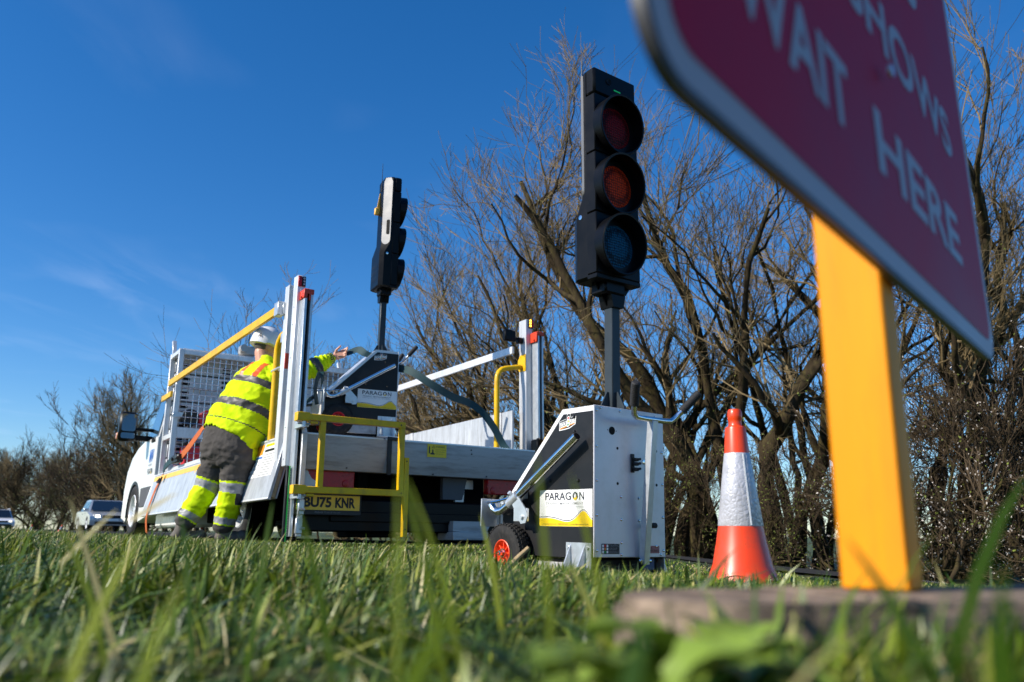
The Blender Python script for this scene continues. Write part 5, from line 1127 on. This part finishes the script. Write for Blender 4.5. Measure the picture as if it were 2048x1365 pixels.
VAR = {
 'big': make_tree(3, [((0, 0, -.1), (-.38, .1, 1), 6.6, .16), ((.35, .1, -.1), (-.10, 0, 1), 7.2, .155), ((.6, -.1, -.1), (.18, .1, 1), 6.6, .12), ((-.2, .2, -.1), (-.62, .15, .9), 6.4, .12)], (7, 6, 5, 4)),
 'tall': make_tree(8, [((0, 0, -.1), (-.05, 0, 1), 6.6, .17), ((.35, .15, -.1), (.10, .1, 1), 6.2, .14), ((-.3, .1, -.1), (-.2, 0, 1), 5.4, .11)], (7, 6, 5, 3), L1=2.4),
 'lean': make_tree(14, [((0, 0, -.1), (-.62, .1, 1), 6.2, .17), ((.3, .2, -.1), (-.25, .1, 1), 6.4, .14), ((.1, -.2, -.1), (-.95, -.1, .75), 5.6, .12)], (7, 6, 5, 4), L1=2.9),
 'slim': make_tree(51, [((0, 0, -.1), (-.10, .05, 1), 6.2, .10), ((.25, .15, -.1), (.06, .1, 1), 6.6, .11), ((-.3, .1, -.1), (-.22, 0, 1), 5.6, .085), ((.55, -.1, -.1), (.2, 0, 1), 5.8, .09)], (7, 5, 4, 3), L1=2.0, up=.16, buds=1200, wander=.11),
 'fork': make_tree(21, [((-.12, 0, -.1), (.16, 0, 1), 6.2, .18), ((.35, .0, -.1), (-.16, .05, 1), 6.6, .17), ((.7, .2, -.1), (.55, .1, .9), 5.2, .15)], (9, 6, 6, 4), L1=2.5, buds=400),
 'round': make_tree(29, [((0, 0, -.1), (.05, 0, 1), 5.2, .19), ((.1, .1, -.1), (-.3, .2, 1), 4.8, .13)], (10, 7, 6, 4), L1=2.6, buds=0, bare_to=.3, rscale=1.7),
}
def stems(seed, n, spread, h, r): 
    g = np.random.default_rng(seed); return [((g.normal(0, spread), g.normal(0, spread), -.05), (g.normal(0, .45), g.normal(0, .45), 1), h * g.uniform(.6, 1.1), r * g.uniform(.6, 1.2)) for _ in range(n)]
VAR['bush'] = make_tree(33, stems(33, 8, .45, 1.9, .026), (4, 4, 4, 2), 'twig_dark', L1=1.15, buds=2200, budz=3, bare_to=.05)
VAR['thicket'] = make_tree(35, stems(35, 9, .5, 2.3, .03), (4, 4, 4, 3), 'twig_dark', L1=1.3, buds=700, budz=3, bare_to=.05)
VAR['blossom'] = make_tree(37, stems(37, 10, .5, 2.1, .03), (4, 4, 5, 3), 'twig_dark', L1=1.25, buds=900, budz=3, bare_to=.05, blossom=2600)
def tree(kind, x, y, rz, s, label, name='bare_tree', cat='tree', group='bare trees along the far side of the road', sz=None):
    mw = Matrix.Translation((x, y, float(gz(x, y)) if y < 30 else .0)) @ Matrix.Rotation(rz, 4, 'Z') @ Matrix.Diagonal((s, s, sz or s, 1))
    t = thing(name, label, cat, mw, group); link('trunk' if cat == 'tree' else 'stems', VAR[kind][0], t); link('crown' if cat == 'tree' else 'foliage', VAR[kind][1], t)
def at(px, d): return ((px - 1024) / 1681. * d, d)
def pxt(kind, px, d, rz, s, label, **k): x, y = at(px, d); tree(kind, x, y, rz, s, label, **k)
pxt('big', 1400, 12.4, 0, 1.0, 'large bare tree with several leaning mossy trunks behind the traffic light')
pxt('lean', 1215, 14.6, .1, 1.05, 'bare tree leaning behind the lift post with the lit amber lamp')
pxt('tall', 1560, 11.8, .4, .98, 'upright bare tree directly behind the orange cone')
pxt('tall', 1690, 13.0, 2.2, 1.0, 'bare tree between the orange cone and the yellow post')
pxt('slim', 1330, 14.2, 3.9, 1.0, 'slender bare tree beside the upright black grip of the standing light')
pxt('slim', 1640, 14.4, 2.0, .95, 'slender bare tree close to the lit edge of the yellow post')
pxt('slim', 1120, 17.0, 5.1, 1.0, 'slender bare tree between the amber lamp and the standing light')
pxt('fork', 1890, 11.2, 0, 1.0, 'dark forked tree between yellow post and red sign above white blossom')
pxt('big', 2080, 13.0, 2.6, .95, 'bare tree behind the pointed lower corner of the red sign')
pxt('lean', 1040, 17.0, .5, .95, 'bare spreading tree seen through the truck side bar', )
pxt('round', 905, 20.0, 1.0, .80, 'smaller bare tree between the two traffic lights')
pxt('tall', 700, 25.0, .3, .82, 'bare tree behind the pole of the loaded traffic light')
pxt('round', 620, 29.0, 2.0, .85, 'bare tree behind the outstretched hand and the lift post with chain')
pxt('round', 800, 28.0, 4.0, .8, 'hazy bare tree far behind the hanging strap')
pxt('round', 275, 46.0, .9, 1.25, sz=1.5, label= 'dark bare tree rising behind the door mirror of the truck')
pxt('tall', 235, 50.0, 1.9, .80, 'slim bare tree above the silver car')
pxt('fork', 400, 42.0, 1.2, .8, 'bare tree hidden mostly behind the truck cab and cage')
for i, (px, d, s, rz, kd) in enumerate(((-60, 125, 1.9, 0, 'round'), (20, 112, 1.8, 1.1, 'round'), (75, 98, 1.6, 2.0, 'round'), (122, 92, 1.55, 3.1, 'round'), (165, 80, 1.05, 4.0, 'tall'), (205, 72, 1.05, 5.0, 'round'), (-10, 130, 1.5, 2.7, 'round'))):
    pxt(kd, px, d, rz, s, ('bare tree in the far hedge beyond the white car', 'bare tree in the far hedge directly above the white car', 'bare tree in the far hedge above the leaning cones', 'tallest bare tree of the far hedge between the two cars', 'bare tree in the far hedge just before the silver car', 'bare tree in the far hedge behind the silver car roof', 'faint bare tree at the back of the far hedge')[i], group='bare trees in the far hedge')
g4 = np.random.default_rng(4)
nm = {'bush': 'budding green bush', 'thicket': 'leafless brown thicket', 'blossom': 'bush covered in small white blossom'}
for px, d, s, kd, wh in ((1075, 15.5, 1.1, 'bush', 'between the truck tail and the standing traffic light'), (1340, 11.6, .8, 'bush', 'behind the handle grips of the standing traffic light'),
                         (1500, 10.8, .7, 'bush', 'behind the orange cone'), (1700, 11.2, .75, 'bush', 'behind the foot of the yellow post'), (1850, 10.2, 1.05, 'blossom', 'next to the yellow post'), (1960, 10.4, 1.15, 'blossom', 'below the corner of the red sign'), (2070, 10.6, 1.15, 'blossom', 'farthest from the yellow post under the red sign'),
                         (960, 17.5, 1.1, 'thicket', 'seen through the hanging strap'), (840, 20, 1.2, 'bush', 'behind the loaded traffic light'), (730, 24, 1.2, 'thicket', 'seen under the truck bed'), (1280, 13.2, .8, 'bush', 'behind the pole of the standing traffic light')):
    x, y = at(px, d); tree(kd, x, y, float(g4.uniform(0, 6)), s, (nm[kd] + ' ' + wh), 'bush', 'bush', 'bushes under the trees')
for k, (px, d) in enumerate(((-40, 122), (15, 112), (60, 100), (105, 90), (150, 78), (195, 68), (240, 56), (285, 52), (330, 50), (-90, 125))):
    x, y = at(px, d); tree('bush' if k in (3, 4) else 'thicket', x, y, k * 1.3, 2.6 if k in (3, 4) else (4.4 if px < 80 else 2.7), ('thicket', 'thicket', 'thicket', 'green tinged bush', 'green tinged bush', 'thicket', 'thicket', 'thicket', 'thicket', 'thicket')[k] + ' of the far hedge ' + ('beyond the white car', 'behind the white car', 'just past the white car', 'behind the leaning cones', 'beside the silver car', 'behind the silver car', 'between car and truck', 'behind the truck mirror', 'behind the truck door', 'farthest along the road')[k], 'bush', 'bush', 'bushes of the far hedge')

# ------------------------------------------------------------ grass
def grass_mat():
    m = bpy.data.materials.new('grass'); m.use_nodes = True; t = m.node_tree; t.nodes.clear(); n = t.nodes.new
    at_ = n('ShaderNodeAttribute'); at_.attribute_name = 'tone'; r = n('ShaderNodeValToRGB'); e = r.color_ramp.elements
    e[0].position = 0; e[0].color = (.022, .045, .005, 1); e[1].position = 1; e[1].color = (.50, .40, .19, 1)
    for p, c in ((.3, (.042, .095, .004)), (.50, (.118, .18, .008)), (.70, (.285, .325, .03)), (.86, (.46, .41, .16))): q_ = e.new(p); q_.color = (*c, 1)
    df = n('ShaderNodeBsdfPrincipled'); df.inputs['Roughness'].default_value = .42; df.inputs['Specular IOR Level'].default_value = .5; tl = n('ShaderNodeBsdfTranslucent'); mx = n('ShaderNodeMixShader'); mx.inputs[0].default_value = .2; o = n('ShaderNodeOutputMaterial')
    t.links.new(at_.outputs['Fac'], r.inputs[0]); t.links.new(r.outputs[0], df.inputs['Base Color']); t.links.new(r.outputs[0], tl.inputs['Color']); t.links.new(df.outputs[0], mx.inputs[1]); t.links.new(tl.outputs[0], mx.inputs[2]); t.links.new(mx.outputs[0], o.inputs[0]); M['grass'] = m
grass_mat()
def blades(g, x, y, h, w, bend, az, tone):
    n = len(x); t = np.array([0, .3, .6, .85, 1.]); z0 = gz(x, y) - .004
    d = np.stack([np.cos(az), np.sin(az), np.zeros(n)], -1); fa = az + PI / 2 + g.normal(0, .6, n); s = np.stack([np.cos(fa), np.sin(fa), np.zeros(n)], -1)
    P = np.zeros((n, 5, 3)); base = np.stack([x, y, z0], -1)
    for k, tt in enumerate(t):
        hor = bend * tt ** 1.8; ver = tt * (1 - .42 * np.minimum(bend, 1.2) * tt ** 1.5); P[:, k] = base + d * (h * hor)[:, None] + np.array([0, 0, 1.]) * (h * ver)[:, None]
    wd = np.array([.75, 1., .85, .5, 0])[None, :, None] * w[:, None, None] * s[:, None, :] * .5
    Lf = P - wd; Rt = P + wd; V = np.concatenate([np.stack([Lf[:, :4], Rt[:, :4]], 2).reshape(n, 8, 3), P[:, 4:5]], 1)
    F = np.array([[0, 1, 3], [0, 3, 2], [2, 3, 5], [2, 5, 4], [4, 5, 7], [4, 7, 6], [6, 7, 8]])
    Fa = (np.arange(n) * 9)[:, None, None] + F[None]; return V.reshape(-1, 3), Fa.reshape(-1, 3), np.repeat(tone, 9)
def field_noise(x, y, f, ph): return np.sin(x * f + ph) * np.cos(y * f * .9 - ph * 1.7) * .5 + np.sin(x * f * 2.3 - y * f * 1.7 + ph * 3) * .3 + np.sin((x + y) * f * 4.1 + ph) * .2
def lawn():
    g = np.random.default_rng(5); chunks = []; b = 0
    for y0, y1, dens, wm, wd in ((.16, 1.0, 10500, .0078, .85), (1.0, 2.3, 7600, .0076, .78), (2.3, 4.4, 5000, .0072, .76), (4.4, 9.0, 2500, .0075, .85)):
        area = wd * (y1 * y1 - y0 * y0) * 1.0; n = int(area * dens); y = np.sqrt(g.uniform(y0 * y0, y1 * y1, n)); x = y * g.uniform(-wd, wd * .95, n)
        mm = x * RN[0] + y * RN[1]; lim = 4.30 - 1.9 * smooth(5.2, 6.2, RD[0] * x + RD[1] * y) + .10 * np.sin(3 * x) + .05 * np.sin(9 * x + 1)
        cl = np.clip(.55 * field_noise(x, y, 9., .4) + .8 * field_noise(x + .03 * np.sin(40 * y), y, 24., 1.3), -1, 1); keep = (mm < lim) & (g.uniform(0, 1, n) < .70 + .65 * cl); 
        q = (np.hypot(x - .43, y - .9) > .0); u = (x - .40) * math.cos(rad(17)) + (y - .865) * math.sin(rad(17)); v = -(x - .40) * math.sin(rad(17)) + (y - .865) * math.cos(rad(17))
        keep &= ~((u > -.39) & (u < .54) & (abs(v) < .10)) & (np.hypot(x, y) > .17); x, y, cl = x[keep], y[keep], cl[keep]; n = len(x)
        px = 1024 + 1681 * x / y; pt = np.interp(px, [-400, 0, 420, 620, 900, 1080, 1250, 1450, 2048, 2600], [1062, 1066, 1080, 1092, 1102, 1118, 1126, 1138, 1162, 1170]); pt = np.maximum(pt, np.where(px < 1180, np.interp(y, [.3, .7, 1.0, 1.5, 2.3], [1420, 1320, 1215, 1140, 1060]), 1130))
        hm = np.clip(CZ - (pt - 1069) / 1636 * y - gz(x, y), .03, .21)
        h = hm * (.48 + .42 * g.uniform(0, 1, n) + .34 * cl); h = np.where((y < .78) & (px > 1120), hm * g.uniform(.62, 1.08, n), h); h = np.where((y > 2.1) & (px > 900), hm * g.uniform(.6, 1.1, n), h); tall = g.uniform(0, 1, n) < .022; h = np.where(tall, hm * g.uniform(1.05, 1.35, n), h); h = np.maximum(h, .02)
        az = 3.0 * field_noise(x, y, 6., 2.) + g.normal(0, .9, n) + .4; bend = np.clip(g.gamma(2.2, .34, n) - .15 * cl, .05, 1.9); w = wm * np.clip(g.lognormal(-.12, .45, n), .3, 2.0)
        tone = np.clip(.37 + .12 * cl + .15 * field_noise(x, y, 2.2, 5.) + g.normal(0, .22, n), 0, .8); dry = g.uniform(0, 1, n) < (.055 + .06 * (y > 2.2)); tone = np.where(dry, g.uniform(.82, 1, n), tone)
        h = np.where((px > 1200) & (px < 1620) & (y < .56), h * .4, h); h = h / (1 - .42 * np.minimum(bend, 1.2) * .6)
        V, F, tn = blades(g, x, y, h, w, bend, az, tone); chunks.append((V, F + b, tn)); b += len(V)
    n = 1700; x = g.uniform(.07, .62, n); y = g.uniform(.32, .74, n); u = (x - .40) * math.cos(rad(17)) + (y - .865) * math.sin(rad(17)); v = -(x - .40) * math.sin(rad(17)) + (y - .865) * math.cos(rad(17))
    k = (v < -.11) & ((x / y > .36) | (y > .58)); x, y = x[k], y[k]; n = len(x); V, F, tn = blades(g, x, y, g.uniform(.08, .185, n), g.uniform(.005, .012, n), np.clip(g.gamma(2, .3, n), .05, 1.3), g.normal(.6, 1.3, n), np.clip(g.normal(.36, .2, n), 0, 1)); chunks.append((V, F + b, tn)); b += len(V)
    n = 26000; y = np.sqrt(g.uniform(.3, 64, n)); x = np.where(g.uniform(0, 1, n) < .7, -y * g.uniform(.8, 1.9, n) - .2, y * g.uniform(.78, 1.3, n) + .1); k = (x * RN[0] + y * RN[1] < 4.30 - 1.9 * smooth(5.2, 6.2, RD[0] * x + RD[1] * y)) & (np.hypot(x - .4, y - .86) > .7); x, y = x[k], y[k]; n = len(x)
    V, F, tn = blades(g, x, y, g.uniform(.05, .15, n), g.uniform(.006, .016, n), np.clip(g.gamma(2.2, .34, n), .05, 1.9), g.normal(.4, 1.4, n), np.clip(g.normal(.4, .2, n), 0, 1)); chunks.append((V, F + b, tn)); b += len(V)
    o = link('grass', np_mesh('grass', np.concatenate([c[0] for c in chunks]), np.concatenate([c[1] for c in chunks]), 3, 'grass', attr=np.concatenate([c[2] for c in chunks])), kind='stuff'); tag(o, 'sunlit rough grass of the verge with dry blades in it', 'grass')
    # longer coarse blades standing out of the sward, base and tip in metres
    chunks = []; b = 0; V = []; F = []; T_ = []
    def blade(p0, p1, w, tone, sag=.12):
        nonlocal b
        p0 = np.array(p0); p1 = np.array(p1); d = p1 - p0; sd = np.array([d[1] * .3 + abs(d[2]), -d[0] * .3, -d[0]]); sd = sd / np.linalg.norm(sd)
        for k, t in enumerate((0, .25, .5, .75, .92, 1.)): c = p0 + d * t + np.array([0, 0, 1]) * np.linalg.norm(d) * sag * math.sin(PI * t); ww = w * (.7, 1, .95, .7, .35, .05)[k] / 2; V.append(c - sd * ww); V.append(c + sd * ww); T_.extend([tone, tone])
        for k in range(5): F.append([b + 2 * k, b + 2 * k + 1, b + 2 * k + 3, b + 2 * k + 2])
        b += 12
    for args in (((-.03, .62, .0), (-.085, .60, .246), .005, .55), ((-.062, .50, .02), (-.068, .50, .222), .0045, .6), ((-.02, .70, .0), (-.085, .68, .235), .005, .62), ((.035, .60, .0), (.018, .58, .247), .005, .60), ((.09, .66, .0), (.045, .62, .235), .006, .66), ((-.15, .8, .0), (-.20, .78, .215), .008, .4), ((-.30, 1.0, .0), (-.285, 1.0, .225), .007, .35), ((-.34, .95, .0), (-.375, .95, .21), .007, .3),
                 ((-.44, 1.0, .02), (-.52, .98, .228), .007, .93, .02), ((-.455, 1.0, .2), (-.40, 1.0, .235), .006, .95, .0), ((-.53, 1.0, .15), (-.47, 1.0, .215), .005, .9, .02), ((-.40, .9, .0), (-.47, .88, .19), .007, .6), ((.42, .62, .0), (.46, .58, .28), .012, .15), ((.45, .60, .0), (.50, .55, .255), .012, .2), ((.36, .55, .0), (.43, .52, .26), .012, .12), ((.30, .62, .05), (.375, .6, .235), .010, .3), ((.28, .5, .0), (.20, .5, .19), .009, .35), ((-.08, .36, .0), (-.02, .34, .165), .010, .5), ((.02, .34, .0), (.06, .36, .16), .010, .3), ((-.2, .42, .0), (-.16, .42, .17), .008, .6), ((-.3, .55, .0), (-.24, .55, .19), .008, .68), ((.0, 1.1, .0), (-.04, 1.1, .215), .007, .7), ((.12, .9, 0), (.06, .9, .165), .008, .75)):
        blade(*args)
    o = link('grass', np_mesh('grass', np.array(V), np.array(F), 4, 'grass', attr=np.array(T_)), kind='stuff'); tag(o, 'long blurred grass blades standing close to the camera', 'grass')
lawn()
# leafy weed in front of the slab
def weed(loc, label, n, size, seed, z0=.118):
    t = thing('weed', label, 'plant', Matrix.Translation(loc), 'broad leaved weeds in the grass'); g = random.Random(seed)
    mb = MB(); mb.tube([(0, 0, 0), (.004, .002, z0 * .5), (0, 0, z0)], [.006, .005, .004], 8); mb.build('stem', 'leaf', t)
    for k in range(n):
        a = 2 * PI * k / n + g.uniform(-.4, .4); L_ = size * g.uniform(.65, 1.12); e0 = g.uniform(.1, 1.15); mb = MB(); rings = []; p = Vector((0, 0, z0 * g.uniform(.6, 1.))); el = e0
        d = Vector((math.cos(a), math.sin(a), 0)); s = Vector((-math.sin(a), math.cos(a), 0))
        for i in range(11):
            u = i / 10; wv = L_ * (.05 + .30 * max(0., math.sin(PI * max(0., (u - .18) / .82))) ** .7 * (1 + .28 * math.sin(u * 26))) if u > .18 else L_ * .03
            nrm = d * -math.sin(el) + UPV * math.cos(el); rings.append([p + s * (wv * q_) + nrm * (abs(q_) * wv * .35 + .04 * L_ * math.sin(u * 11 + q_ * 3)) for q_ in (-1, -.5, 0, .5, 1)])
            p = p + (d * math.cos(el) + UPV * math.sin(el)) * (L_ / 10); el -= .10
        mb.loft(rings, cap=False, closed=False); mb.build('leaf', 'leaf', t, sharp=60)
weed((.130, .55, -.02), 'bright green broad leaved weed in front of the brown slab', 20, .09, 2)
weed((.075, .46, -.02), 'low broad leaved weed at the bottom edge below the slab', 14, .08, 5)
tw_ = thing('twig', 'short dry brown twig sticking out of the grass before the orange wheel', 'twig', Matrix.Translation((-.03, 2.6, .05)))
mb = MB(); mb.tube([(0, 0, -.08), (.02, 0, .03), (.05, .0, .066), (.088, .0, .10)], [.006, .0065, .0075, .006], 8); mb.build('stick', 'dry_stem', tw_)
